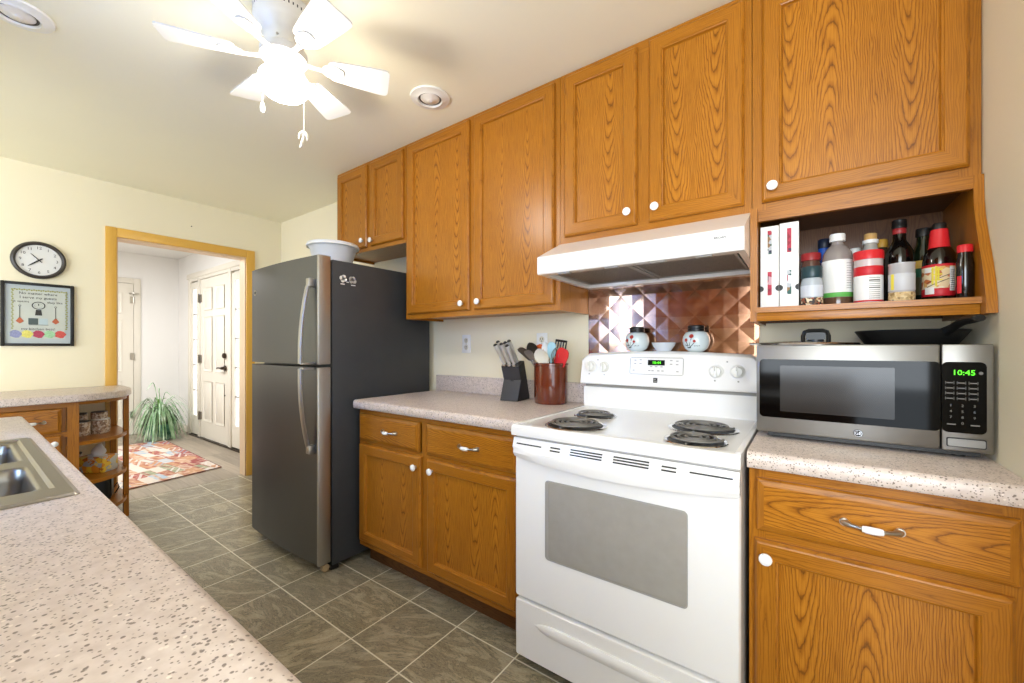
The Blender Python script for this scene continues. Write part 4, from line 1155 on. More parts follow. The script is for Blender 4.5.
def utensil(name, label, cat, p0, p1, handle_m, head, r=.006):
    """shaft from inside the crock to the head; head(m, base, dir) adds the working end"""
    a, b_ = Vector(p0), Vector(p1)
    t = thing(name, label, cat, p0, 'utensils in the crock')
    m = M(); m.tube([a, a.lerp(b_, .5), b_], [r, r*.9, r*.8], 8); build(m, 'shaft', handle_m, t)
    head(t, b_, (b_-a).normalized())
def paddle(mt, w_, L, th=.004, nm='head', face=(0, -1, .2), taper=.7, curl=0):
    def h(t, b_, d):
        n = Vector(face); n = (n-d*n.dot(d)).normalized(); s = d.cross(n)
        m = M(); outl = []
        K = 12
        prof_ = [(0, .25), (.12, taper), (.35, .95), (.7, 1.0), (.9, .85), (1.0, .45)]
        loops = []
        for (u, ww) in prof_:
            c = b_+d*(u*L-.004)+n*(curl*u*u)
            loops.append([tuple(c-s*ww*w_/2-n*th/2), tuple(c+s*ww*w_/2-n*th/2), tuple(c+s*ww*w_/2+n*th/2), tuple(c-s*ww*w_/2+n*th/2)])
        loft(m, loops, capfirst=True); build(m, nm, mt, t, smooth=50)
    return h
def bowlhead(mt, w_, L, face=(0, -1, .2), nm='head'):
    def h(t, b_, d):
        n = Vector(face); n = (n-d*n.dot(d)).normalized(); s = d.cross(n)
        m = M(); rows = []
        for i in range(9):
            u = i/8; hw = math.sin(PI*min(1, max(.03, u*.97+.015)))**.6*w_/2
            row = []
            for k in range(9):
                v = -1+2*k/8; dp = -.012*math.sin(PI*u)*(1-v*v)
                row.append(tuple(b_+d*(u*L-.003)+s*v*hw+n*dp))
            rows.append(row)
        vs = [p for r in rows for p in r]+[tuple(Vector(p)-n*.0025) for r in rows for p in r]
        fs = []
        for i in range(8):
            for k in range(8):
                fs.append([i*9+k, i*9+k+1, (i+1)*9+k+1, (i+1)*9+k]); fs.append([81+i*9+k, 81+(i+1)*9+k, 81+(i+1)*9+k+1, 81+i*9+k+1])
        m.add(vs, fs); build(m, nm, mt, t, smooth=60)
    return h
def slotted(mt, w_, L, face=(0, -1, .2)):
    def h(t, b_, d):
        n = Vector(face); n = (n-d*n.dot(d)).normalized(); s = d.cross(n); m = M()
        for k in range(5):
            c = -w_/2+w_*(k+.5)/5
            m.tube([tuple(b_+s*c*.5), tuple(b_+s*c+d*L*.25), tuple(b_+s*c+d*L*.9)], .0038, 6)
        m.tube([tuple(b_-s*w_*.42+d*L*.9), tuple(b_+s*w_*.42+d*L*.9)], .006, 8); m.tube([tuple(b_-s*w_*.35+d*L*.2), tuple(b_+s*w_*.35+d*L*.2)], .005, 8)
        build(m, 'slotted_head', mt, t)
    return h
c = lambda x, y, z: (CRX+x, CRY+y, ZR+z)
utensil('slotted_turner', 'black slotted turner standing tallest at the back of the crock', 'turner', c(.0, .02, .03), c(.030, .030, .235), BLACKPL, slotted(BLACKPL, .078, .098))
utensil('silicone_spatula', 'red silicone spatula on the right side of the crock', 'spatula', c(-.02, -.01, .03), c(.055, -.020, .195), REDPL, paddle(REDSIL, .072, .10, .006, taper=.9))
utensil('mixing_spoon', 'cream rounded mixing spoon at the front of the crock', 'spoon', c(.0, .03, .03), c(-.010, -.055, .20), CREAMSIL, bowlhead(CREAMSIL, .080, .095, (0, -1, .5)))
utensil('measuring_spatula', 'pale blue plastic spatula in the middle of the crock', 'spatula', c(-.01, .0, .03), c(.008, -.010, .235), BLUESIL, paddle(BLUESIL, .050, .085, .004))
utensil('silicone_brush', 'orange silicone utensil at the back left of the crock', 'spatula', c(.02, .0, .03), c(-.066, .010, .255), ORANGEPL, paddle(ORANGEPL, .048, .055, .008, taper=.95))
utensil('serving_spoon', 'white plastic serving spoon behind the cream spoon in the crock', 'spoon', c(.01, .02, .03), c(-.026, .006, .240), WHITEPL, bowlhead(WHITEPL, .052, .08))
utensil('ladle', 'dark steel ladle leaning over the left rim of the crock', 'ladle', c(.02, .01, .03), c(-.090, -.010, .240), STEEL, bowlhead(mat('dark_steel', '#5a5753', .3, .9), .075, .085, (-.3, -1, .3)))
utensil('potato_masher', 'flat grey turner head hanging over the front left of the crock', 'turner', c(.0, -.01, .03), c(-.070, -.062, .228), STEEL, paddle(mat('grey_steel', '#a09c96', .35, .8), .055, .06, .006, face=(-.4, -1, .1), curl=.02), .005)
utensil('pastry_tongs', 'dark steel tongs head leaning out left of the crock', 'tongs', c(.02, -.01, .03), c(-.095, -.045, .225), STEEL, paddle(mat('tong_steel', '#6d6963', .3, .9), .05, .085, .008, face=(-.6, -.8, .4), curl=.03), .006)
def whisk(t, b_, d):
    m = M(); s = d.orthogonal().normalized(); n = d.cross(s)
    for k in range(5):
        a = PI*k/5; e = s*math.cos(a)+n*math.sin(a)
        m.tube([tuple(b_+d*(.09*u)+e*(.024*math.sin(PI*u)**.8*(1 if True else 1))) for u in [i/10 for i in range(11)]], .0013, 5)
        m.tube([tuple(b_+d*(.09*u)-e*(.024*math.sin(PI*u)**.8)) for u in [i/10 for i in range(11)]], .0013, 5)
    build(m, 'wires', STEEL, t)
utensil('whisk', 'steel wire whisk between the blue and red spatulas in the crock', 'whisk', c(.02, .0, .03), c(.034, -.010, .20), STEEL, whisk, .005)

def outlet(x, z, label):
    t = thing('wall_outlet', label, 'outlet', (x, 0, z), 'outlet plates')
    m = M(); m.box(x-.036, x+.036, -.006, -.0005, z-.058, z+.058, bev=.003); build(m, 'cover_plate', WHITEPL, t)
    for s in (-1, 1):
        m = M(); m.lathe([(0, 0), (.017, 0), (.017, .002), (0, .002)], seg=20, xf=lambda X, Y, Z_: (x+X, -.006-Z_, z+s*.022+Y)); rc = build(m, 'receptacle', IVORYPL, t)
        m = M(); m.box(x-.008, x-.005, -.0088, -.0078, z+s*.022-.002, z+s*.022+.008); m.box(x+.005, x+.008, -.0088, -.0078, z+s*.022-.002, z+s*.022+.008); m.disc((x, -.0078, z+s*.022-.009), .003, (0, -1, 0), .001, 8); build(m, 'slots', DARKGR, rc)
    m = M(); m.disc((x, -.006, z), .0035, (0, -1, 0), .0012, 10); build(m, 'screw', NICKEL, t)
outlet(-.868, 1.225, 'white outlet plate on the wall beside the refrigerator')
outlet(-.300, 1.225, 'white outlet plate on the wall behind the crock')

# ------------------------------------------------------------------ microwave and what is on it
MX0, MX1, MY0, MY1, MZ0, MZ1 = .768, 1.279, -.42, -.055, .932, 1.212
t = thing('microwave_oven', 'stainless microwave oven with black glass on the right worktop', 'microwave', (1.02, -.24, .914))
m = M(); m.box(MX0+.002, MX1-.002, MY0+.035, MY1, MZ0, MZ1-.002, bev=.004); build(m, 'cabinet', BLACKPL, t)
DVX = 1.186
m = M(); m.box(MX0, DVX-.0015, MY0, MY0+.034, MZ0+.003, MZ1, bev=.005); dd = build(m, 'door', STEEL, t)
m = M(); loft(m, [wloop(.777, DVX-.0016, .983, 1.166, .012, MY0+.001), wloop(.777, DVX-.0016, .983, 1.166, .012, MY0-.002)], capfirst=True); build(m, 'door_glass', BLACKGL, dd)
def mwin():
    m_, nt, b = base_mat('perforated_window')
    x, y, z = nt.sep(nt.coord())
    g = nt.math('MULTIPLY', nt.math('SINE', nt.math('MULTIPLY', x, 1400)), nt.math('SINE', nt.math('MULTIPLY', z, 1400)))
    nt.put(b.inputs['Base Color'], nt.ramp(g, [(.4, '#2a2725'), (.8, '#1a1817')])); b.inputs['Roughness'].default_value = .14
    b.inputs['Specular IOR Level'].default_value = .35
    return m_
m = M(); loft(m, [wloop(.832, 1.096, 1.004, 1.147, .003, MY0-.0021), wloop(.832, 1.096, 1.004, 1.147, .003, MY0-.0027)], capfirst=True); build(m, 'viewing_window', mwin(), dd)
m = M(); m.disc((1.019, MY0-.0005, .957), .0105, (0, -1, 0), .0012, 24, 0); lg = build(m, 'emblem', mat('emblem_black', '#0c0c0c', .8, spec=.1, vary=0), dd)
text('GE', 'monogram', .013, (1.019, MY0-.0022, .957), FACE_Y, CHROME, lg)
m = M(); m.tube([(1.019+.009*math.cos(a*PI/10), MY0-.002, .957+.009*math.sin(a*PI/10)) for a in range(20)], .0008, 5, closed=True); build(m, 'ring', CHROME, lg)
m = M(); m.box(DVX+.0005, MX1, MY0, MY0+.034, MZ0+.003, MZ1, bev=.004); ctl = build(m, 'control_panel', STEEL, t)
m = M(); loft(m, [wloop(DVX+.001, 1.266, .983, 1.166, .012, MY0+.001), wloop(DVX+.001, 1.266, .983, 1.166, .012, MY0-.002)], capfirst=True); kg = build(m, 'keypad_glass', BLACKGL, ctl)
text('10:45', 'digits', .019, (1.226, MY0-.0027, 1.138), FACE_Y, GREENLED, kg)
KEYG = mat('key_print', '#6f6b66', .5)
m = M()
for r in range(4):
    for c_ in range(3):
        x, z = 1.201+c_*.021, 1.112-r*.0135
        for (a, b_) in ((-.008, -.0072), (.0072, .008)): m.box(x+a, x+b_, MY0-.0030, MY0-.002, z-.004, z+.004)
        m.box(x-.006, x+.006, MY0-.0030, MY0-.002, z-.0015, z+.0012)
build(m, 'keys', KEYG, kg)
for k, ch in enumerate('1234567890'):
    r, c_ = divmod(k, 3)
    if k == 9: c_ = 1
    text(ch, 'key_digit', .009, (1.203+c_*.021, MY0-.0026, 1.053-r*.015), FACE_Y, KEYG, kg, .0003)
m = M(); m.box(1.196, 1.212, MY0-.003, MY0-.002, 1.003, 1.006); m.box(1.238, 1.254, MY0-.003, MY0-.002, 1.003, 1.006); m.disc((1.256, MY0-.002, 1.138), .004, (0, -1, 0), .001, 12); build(m, 'key_marks', KEYG, kg)
m = M(); loft(m, [wloop(1.195, 1.266, .946, .970, .004, MY0+.001), wloop(1.195, 1.266, .946, .970, .004, MY0-.0015)], capfirst=True); ob = build(m, 'open_button', BLACKPL, ctl)
m = M(); loft(m, [wloop(1.1975, 1.2635, .9485, .9675, .003, MY0-.0014), wloop(1.1975, 1.2635, .9485, .9675, .003, MY0-.004)], capfirst=True); build(m, 'button_face', STEEL, ob)
m = M(); m.box(MX0+.03, MX1-.02, MY0+.012, MY0+.035, MZ0-.008, MZ0+.004); build(m, 'vent_grille', BLACKPL, t)
for x in (MX0+.05, MX1-.05):
    for y in (MY0+.06, MY1-.05):
        m = M(); m.cyl((x, y, .9143), (x, y, MZ0+.001), .014, 12); build(m, 'foot', BLACKPL, t)
# pan lid
LX, LY, LZ = .885, -.285, MZ1-.0015
t = thing('pan_lid', 'flat glass pan lid with black loop handle on the microwave', 'lid', (LX, LY, LZ))
m = M(); m.lathe([(.142, 0), (.149, .002), (.151, .005), (.148, .008), (.140, .008), (.138, .005)], (LX, LY, LZ), 40, cap=False); build(m, 'steel_rim', CHROME, t)
m = M(); m.lathe([(.141, .003), (.10, .010), (.05, .014), (0, .0155), (0, .012), (.05, .0105), (.10, .0065), (.140, .0005)], (LX, LY, LZ), 40, cap=False); build(m, 'glass_dome', mat('smoked_lid_glass', '#4a4c4a', .06, coat=.4, vary=0), t, smooth=60)
m = M(); m.tube([(LX+.005, LY-.02, LZ+.010), (LX+.005, LY-.024, LZ+.030), (LX+.009, LY-.024, LZ+.043), (LX+.020, LY-.024, LZ+.047), (LX+.056, LY-.024, LZ+.047), (LX+.067, LY-.024, LZ+.043), (LX+.071, LY-.024, LZ+.030), (LX+.071, LY-.02, LZ+.010)], .0062, 10, flat=(1.4, 1))
m.box(LX+.012, LX+.064, LY-.026, LY-.020, LZ+.018, LZ+.042); m.cyl((LX+.038, LY-.02, LZ+.011), (LX+.038, LY-.02, LZ+.018), .022, 14)
build(m, 'loop_handle', BLACKPL, t)
# skillet
t = thing('frying_pan', 'black cast iron frying pan on the microwave, handle pointing forward', 'frying pan', (1.154, -.222, MZ1))
PX, PY, PZ = 1.154, -.222, MZ1+.0005-.002
m = M(); m.lathe([(0, 0), (.098, 0), (.104, .003), (.127, .040), (.129, .043), (.126, .045), (.122, .041), (.100, .008), (0, .006)], (PX, PY, PZ), 40); build(m, 'pan', CASTIR, t, smooth=50)
m = M(); m.tube([(PX+.060, PY-.100, PZ+.038), (PX+.070, PY-.130, PZ+.050), (PX+.078, PY-.155, PZ+.060), (PX+.088, PY-.185, PZ+.066), (PX+.096, PY-.212, PZ+.067)], [.018, .013, .014, .018, .014], 12, flat=(1.0, .62)); build(m, 'handle', CASTIR, t)

# ------------------------------------------------------------------ bottles on the open shelf
SZ = 1.3355
def bottle(name, label, cat, x, y, parts, seg=28):
    """parts: (part_name, material, profile)"""
    t = thing(name, label, cat, (x, y, SZ), 'bottles and jars on the open shelf')
    out = []
    for (pn, mt, pr) in parts:
        m = M(); m.lathe([(r, z) for r, z in pr], (x, y, SZ), seg); out.append(build(m, pn, mt, t, smooth=40))
    return t
for k, (x0, lab, s1, s2) in enumerate(((.7705, 'white slotted packet box at the left end of the shelf, by the side panel', COLSTRIP, COLSTRIPR), (.8255, 'white slotted packet box, second from the left, beside the jars', COLSTRIPR, COLSTRIP))):
    t = thing('packet_box', lab, 'box', (x0+.026, -.2, SZ), 'white packet boxes on the open shelf')
    m = M(); m.box(x0, x0+.053, -.31, -.10, SZ, SZ+.280+.004*k, bev=.0015); bx = build(m, 'carton', LBLW, t)
    for (z0, z1, mt) in ((.185, .265, s1), (.045, .125, s2)):
        m = M(); m.box(x0+.021, x0+.033, -.3108, -.3095, SZ+z0, SZ+z1); build(m, 'window_slot', mt, t)
    m = M()
    for sx in (0, .053): m.prism([(x0+sx+(1 if sx == 0 else -1)*.010*math.sin(PI*i/8), SZ+.068-.010*math.cos(PI*i/8)) for i in range(9)], -.3108, -.3096, 'y')
    build(m, 'thumb_notch', LBLK, t)
bottle('spice_jar', 'small spice jar with dark teal cap, right beside the white boxes', 'jar', .913, -.29, [
    ('glass_body', mat('pale_jar_glass', '#aeb6bc', .15, vary=.06, coat=.4), [(0, 0), (.028, 0), (.030, .004), (.030, .075), (.027, .090), (.024, .095)]),
    ('contents', SEEDS, [(.0300, .003), (.0303, .004), (.0303, .028), (.0300, .029)]),
    ('label', mat('faded_label', '#c9cdd4', .5), [(.0301, .033), (.0304, .034), (.0304, .068), (.0301, .069)]),
    ('cap', TEALCAP, [(.022, .093), (.028, .094), (.029, .097), (.029, .128), (.027, .131), (0, .132)])])
bottle('spice_jar', 'jar with dark red lid, behind the teal-capped spice jar', 'jar', .911, -.19, [
    ('glass_body', mat('brown_jar_glass', '#5a3a30', .15, vary=.06, coat=.4), [(0, 0), (.026, 0), (.028, .004), (.028, .155), (.025, .168)]),
    ('lid', DKRED, [(.025, .166), (.029, .168), (.029, .190), (.027, .193), (0, .194)])])
bottle('squeeze_bottle', 'blue bottle with dark cap at the back of the shelf', 'bottle', .950, -.125, [
    ('bottle_body', BLUEPL, [(0, 0), (.022, 0), (.024, .004), (.024, .14), (.019, .18), (.017, .222)]),
    ('cap', mat('navy_cap', '#1a2336', .4), [(.0175, .218), (.0185, .220), (.0185, .248), (.016, .251), (0, .251)])])
bottle('sauce_bottle', 'clear plastic bottle with white cap and white and green label', 'bottle', .982, -.22, [
    ('bottle_body', mat('smoky_clear_plastic', '#8f8580', .12, vary=.03, coat=.5), [(0, 0), (.038, 0), (.041, .005), (.041, .155), (.038, .178), (.028, .197), (.017, .207), (.0155, .220)]),
    ('contents', TANLIQ, [(.0411, .002), (.0415, .004), (.0415, .030), (.0411, .031)]),
    ('label', LBLW, [(.0412, .046), (.0418, .047), (.0418, .152), (.0412, .153)]),
    ('label_band', LBLG, [(.0412, .032), (.0419, .033), (.0419, .0465), (.0412, .047)]),
    ('cap', WHITEPL, [(.0165, .217), (.0215, .218), (.0215, .238), (.020, .242), (0, .243)])])
bottle('small_jar', 'small white-capped jar half hidden behind the clear bottle', 'jar', 1.036, -.11, [
    ('glass_body', mat('pale_glass', '#c8ccca', .15), [(0, 0), (.018, 0), (.019, .004), (.019, .17), (.014, .185)]),
    ('cap', WHITEPL, [(.014, .183), (.016, .184), (.016, .206), (.014, .209), (0, .209)])])
bottle('seasoning_jar', 'clear jar with bright red lid and red and white label', 'jar', 1.055, -.27, [
    ('glass_body', mat('salt_filled_plastic', '#c9b9b6', .2, vary=.05), [(0, 0), (.033, 0), (.035, .004), (.035, .140), (.034, .146)]),
    ('label', LBLW, [(.0351, .012), (.0357, .013), (.0357, .088), (.0351, .089)]),
    ('label_band', LBLR, [(.0351, .088), (.0358, .089), (.0358, .116), (.0351, .117)]),
    ('label_edge', LBLR, [(.0351, .008), (.0357, .0085), (.0357, .013), (.0351, .0135)]),
    ('lid', REDPL, [(.034, .138), (.0372, .139), (.0372, .163), (.035, .166), (0, .167)])])
bottle('corked_bottle', 'tall bottle with cork and white collar behind the red-lidded jar', 'bottle', 1.069, -.175, [
    ('glass_body', mat('grey_clear_glass', '#a7a39b', .12, coat=.5), [(0, 0), (.026, 0), (.028, .004), (.028, .165), (.018, .195), (.0165, .210)]),
    ('collar', WHITEPL, [(.017, .207), (.0205, .208), (.0205, .219), (.017, .220)]),
    ('cork', CORK, [(.0165, .219), (.0165, .238), (.015, .240), (0, .240)])])
bottle('spice_bottle', 'bottle with mustard yellow cap beside the tall black bottle', 'bottle', 1.105, -.10, [
    ('glass_body', mat('brown_glass', '#4a3a2a', .12, coat=.5), [(0, 0), (.02, 0), (.021, .004), (.021, .18), (.013, .205)]),
    ('cap', YELCAP, [(.013, .203), (.0165, .204), (.0165, .226), (.014, .231), (0, .231)])])
bottle('vinegar_bottle', 'tallest black glass bottle with long neck on the shelf', 'bottle', 1.137, -.185, [
    ('glass_body', DARKG, [(0, 0), (.033, 0), (.035, .005), (.035, .150), (.033, .170), (.024, .190), (.0165, .205), (.0155, .240)]),
    ('neck_band', DKRED, [(.0156, .225), (.0164, .226), (.0164, .244), (.0156, .245)]),
    ('cap', BLACKPL, [(.0156, .242), (.0185, .243), (.0185, .252), (.0175, .254), (.0178, .268), (.016, .270), (0, .270)])])
bottle('grinder_jar', 'clear jar of beige grains with yellow-edged label, front centre of shelf', 'jar', 1.126, -.305, [
    ('glass_body', mat('foggy_glass', '#b5b3b3', .1, vary=.03, coat=.5), [(0, 0), (.027, 0), (.029, .003), (.029, .108), (.030, .110), (.030, .114), (.026, .115), (0, .113)]),
    ('contents', GRAINS, [(.0291, .002), (.0293, .003), (.0293, .028), (.0291, .029)]),
    ('label', mat('silver_label', '#c2c2c4', .4), [(.0291, .034), (.0296, .035), (.0296, .082), (.0291, .083)])])
bottle('oil_bottle', 'dark green bottle with green and gold label behind the soy bottle', 'bottle', 1.196, -.16, [
    ('glass_body', GREENG, [(0, 0), (.026, 0), (.028, .004), (.028, .140), (.024, .168), (.017, .190), (.0155, .215)]),
    ('label', LBLGR, [(.0281, .085), (.0287, .086), (.0287, .112), (.0281, .113)]),
    ('label_band', mat('gold_label', '#c9a24a', .4), [(.0281, .113), (.0287, .114), (.0287, .136), (.0281, .137)]),
    ('lower_label', mat('olive_label', '#4a4428', .5), [(.0281, .03), (.0287, .031), (.0287, .084), (.0281, .085)]),
    ('cap', BLACKPL, [(.0155, .213), (.0185, .214), (.0185, .236), (.017, .239), (0, .239)])])
t = bottle('soy_sauce_bottle', 'dark sauce bottle with red neck and orange and yellow label', 'bottle', 1.214, -.248, [
    ('bottle_body', SOYG, [(0, 0), (.033, 0), (.036, .005), (.036, .118), (.033, .140), (.024, .158), (.0185, .164)]),
    ('label', SAUCELAB, [(.0361, .022), (.0367, .023), (.0367, .104), (.0361, .105)]),
    ('label_band', LBLR, [(.0362, .016), (.0369, .017), (.0369, .038), (.0362, .039)]),
    ('label_top', LBLR, [(.0362, .100), (.0369, .101), (.0369, .107), (.0362, .108)]),
    ('neck', REDPL, [(.024, .158), (.0225, .162), (.0195, .205), (.0185, .212)]),
    ('cap', BLACKPL, [(.0155, .211), (.0155, .226), (.013, .231), (0, .231)])])
m = M()
def cylp(x, y, R, a, z): return (x+R*math.sin(a), y-R*math.cos(a), SZ+z)
for (a, z0, z1) in ((-.25, .050, .100), (-.05, .045, .102), (.08, .06, .098)): m.tube([cylp(1.214, -.248, .0372, a-.3, z0), cylp(1.214, -.248, .0372, a-.3, z1)], .0022, 6)
for z in (.062, .078, .092): m.tube([cylp(1.214, -.248, .0372, a, z) for a in (-.62, -.4, -.2, .0)], .0018, 6)
build(m, 'label_script', LBLY, t)
m = M()
for z in (.048, .060): m.tube([cylp(1.214, -.248, .0373, a, z+.02*(a+.6)/1.2) for a in (-.9, -.5, 0, .4)], .0009, 5)
build(m, 'label_lines', LBLK, t)
t2 = bottle('flavouring_bottle', 'small black bottle with red cap at the right end of the shelf', 'bottle', 1.249, -.325, [
    ('glass_body', DARKG, [(0, 0), (.0165, 0), (.018, .003), (.018, .095), (.014, .115), (.013, .128)]),
    ('cap', REDPL, [(.013, .126), (.0155, .127), (.0155, .144), (.014, .147), (0, .147)])])

def patch(th, name, x, y, R, a0, a1, z0, z1, mt):
    m = M(); n = 10; vs = []
    for Rr in (R, R+.0004):
        for k in range(n+1):
            a_ = a0+(a1-a0)*k/n
            for z in (z0, z1): vs.append((x+Rr*math.sin(a_), y-Rr*math.cos(a_), SZ+z))
    fs = []; o = 2*(n+1)
    for k in range(n):
        fs.append([k*2, k*2+2, k*2+3, k*2+1]); fs.append([o+k*2, o+k*2+1, o+k*2+3, o+k*2+2])
    m.add(vs, fs); return build(m, name, mt, th, smooth=60)
def lines(th, x, y, R, a0, a1, zs, mt=None, w=.0007):
    m = M()
    for z in zs: m.tube([(x+R*math.sin(a0+(a1-a0)*k/5), y-R*math.cos(a0+(a1-a0)*k/5), SZ+z) for k in range(6)], w, 4)
    return build(m, 'printed_lines', mt or LBLK, th)
tb = {o_['label']: o_ for o_ in bpy.data.objects if o_.get('label')}
cb = tb['clear plastic bottle with white cap and white and green label']; GPR = mat('grey_print', '#77736f', .5)
lines(cb, .982, -.22, .0419, .55, .95, [.06+.008*i for i in range(11)], GPR)
rj = tb['clear jar with bright red lid and red and white label']
lines(rj, 1.055, -.27, .0358, -.05, .75, [.018+.0062*i for i in range(11)], GPR); lines(rj, 1.055, -.27, .0358, -.05, .75, [.05, .072], LBLK, .0011)
gj = tb['clear jar of beige grains with yellow-edged label, front centre of shelf']
patch(gj, 'label_edge', 1.126, -.305, .0297, -1.0, -.72, .036, .082, LBLY)
patch(t2, 'label', 1.249, -.325, .0183, -1.1, -.55, .015, .062, LBLR)
patch(t, 'facts_panel', 1.214, -.248, .0370, .42, .78, .03, .098, LBLW); lines(t, 1.214, -.248, .0375, .46, .74, [.034+.006*i for i in range(10)])
patch(t, 'label_plate', 1.214, -.248, .0373, -1.05, -.45, .022, .042, LBLW)
patch(t, 'label_corner', 1.214, -.248, .0370, -1.1, -.55, .085, .099, LBLW)

# ------------------------------------------------------------------ ceiling fan, recessed lights
FXC, FYC = -.66, -1.225
t = thing('ceiling_fan', 'white six-blade ceiling fan with a lit frosted globe', 'ceiling fan', (FXC, FYC, ZC))
FANW = mat('fan_white', '#dddbd6', .35, vary=.01)
m = M(); m.lathe([(0, 2.4468), (.094, 2.4468), (.099, 2.440), (.099, 2.385), (.094, 2.368), (.074, 2.352), (.064, 2.320), (.066, 2.300), (.078, 2.290), (.078, 2.262), (.060, 2.252), (.052, 2.248), (0, 2.248)], (FXC, FYC, 0), 36); build(m, 'motor_housing', FANW, t, smooth=40)
m = M()
for k in range(44):
    a = 2*PI*k/44; m.box(-.0022, .0022, -.001, .001, -.005, .005, xf=lambda x, y, z, a=a: (FXC+.0992*math.cos(a)-math.sin(a)*x, FYC+.0992*math.sin(a)+math.cos(a)*x, 2.412+z))
build(m, 'vent_holes', DARKGR, t)
m = M()
for k in range(6):
    a = 2*PI*k/6+.3; m.disc((FXC+.0655*math.cos(a), FYC+.0655*math.sin(a), 2.310), .004, (math.cos(a), math.sin(a), 0), .004, 10)
build(m, 'screws', NICKEL, t)
m = M(); m.lathe([(.050, 2.250), (.052, 2.248), (.052, 2.238), (.046, 2.230), (.044, 2.226)], (FXC, FYC, 0), 28); build(m, 'light_fitter', FANW, t)
m = M(); m.lathe([(.044, 2.232), (.050, 2.224), (.066, 2.212), (.080, 2.194), (.085, 2.174), (.081, 2.152), (.064, 2.134), (.034, 2.124), (0, 2.122)], (FXC, FYC, 0), 32); build(m, 'lit_globe', GLOBE, t, smooth=70)
for k in range(6):
    ang = math.radians(-2+60*k)
    rot = Matrix.Rotation(ang, 4, 'Z'); tilt = Matrix.Rotation(math.radians(-12), 4, 'X')
    def bxf(x, y, z): p = rot @ (tilt @ Vector((x, y, z))); return (FXC+p.x, FYC+p.y, 2.262+p.z)
    outl = []
    for (x, hw) in ((.150, .022), (.155, .036), (.170, .044), (.24, .052), (.33, .060), (.358, .061), (.366, .056), (.370, .044)): outl.append((x, hw))
    pts = [(x, -hw) for x, hw in outl]+[(x, hw) for x, hw in outl[::-1]]
    m = M(); m.prism(pts, -.003, .003, 'z', xf=bxf); bl = build(m, 'blade', FANW, t, smooth=0)
    m = M(); m.tube([bxf(.066, 0, .0), bxf(.10, 0, -.006), bxf(.135, 0, -.009)], [.012, .009, .011], 8, flat=(1, .45))
    pts = [(.13, -.012), (.145, -.026), (.175, -.030), (.20, -.018), (.205, 0), (.20, .018), (.175, .030), (.145, .026), (.13, .012)]
    m.prism(pts, -.008, -.003, 'z', xf=bxf)
    for (x, y) in ((.165, -.02), (.165, .02), (.192, 0)): m.lathe([(0, -.0105), (.004, -.0100), (.005, -.008)], (x, y, 0), 10, xf=bxf)
    build(m, 'blade_iron', FANW, bl)
def chain(x, y, z0, z1, name):
    m = M(); n = int((z0-z1)/.006)
    m.tube([(x, y, z0), (x, y, z1)], .0009, 5)
    for k in range(n): blob(m, (x, y, z0-k*.006), .0017, .0017, .0017, seg=6, rings=4)
    return build(m, name, NICKEL, t)
rt = Vector((math.cos(.6264), math.sin(.6264)))
p1 = Vector((FXC, FYC))-rt*.080; p2 = Vector((FXC, FYC))+rt*.074
ch = chain(p1.x, p1.y, 2.215, 2.108, 'pull_chain')
m = M(); m.lathe([(0, 2.108), (.004, 2.107), (.008, 2.092), (.0085, 2.082), (.006, 2.072), (0, 2.070)], (p1.x, p1.y, 0), 14); build(m, 'pendant', WHITEKN, ch)
ch = chain(p2.x, p2.y, 2.215, 1.995, 'pull_chain')
m = M(); n = 14
pts = []; rs = []
for k in range(n+1):
    a = -PI*.15+PI*1.15*k/n; pts.append((p2.x+rt.x*(.016*math.cos(a)-.004), p2.y+rt.y*(.016*math.cos(a)-.004), 1.972+.022*math.sin(a))); rs.append(.0015+.005*math.sin(PI*k/n))
m.tube(pts, rs, 8); m.tube([(p2.x, p2.y, 1.996), (p2.x-rt.x*.004, p2.y-rt.y*.004, 1.968), (p2.x-rt.x*.010, p2.y-rt.y*.010, 1.945), (p2.x-rt.x*.016, p2.y-rt.y*.016, 1.938)], [.002, .005, .006, .002], 8)
build(m, 'charm', mat('ivory_charm', '#ece3cf', .35), ch)
lamp = bpy.data.lights.new('fan_bulb', 'POINT'); lamp.energy = 7; lamp.color = (1.0, .96, .90); lamp.shadow_soft_size = .07
lo = bpy.data.objects.new('fan_bulb', lamp); C.objects.link(lo); lo.location = (FXC, FYC, 2.05)

def recessed(x, y, label):
    t = thing('recessed_light', label, 'ceiling light', (x, y, ZC), 'recessed ceiling lights')
    m = M(); m.lathe([(.058, -.001), (.095, -.0005), (.097, -.004), (.094, -.009), (.070, -.012), (.060, -.018), (.057, -.014), (.055, -.001)], (x, y, ZC), 36, cap=False); build(m, 'trim_ring', WHITEPL, t, smooth=50)
    m = M(); m.lathe([(.0565, -.0008), (.055, -.010), (.050, -.012), (.048, -.0025), (0, -.002)], (x, y, ZC), 30, cap=False); build(m, 'baffle', mat('dark_baffle', '#5d5650', .5) if 'dark_baffle' not in MATS else MATS['dark_baffle'], t)
    m = M(); m.lathe([(.046, -.003), (.047, -.010), (.036, -.017), (.014, -.020), (.012, -.023), (0, -.024)], (x, y, ZC), 28); build(m, 'bulb_face', mat('frosted_bulb', '#e8e2da', .35) if 'frosted_bulb' not in MATS else MATS['frosted_bulb'], t, smooth=50)
recessed(-.617, -.547, 'recessed ceiling light near the oak upper cabinets')
recessed(-1.470, -1.800, 'recessed ceiling light at the top left corner of the photo')

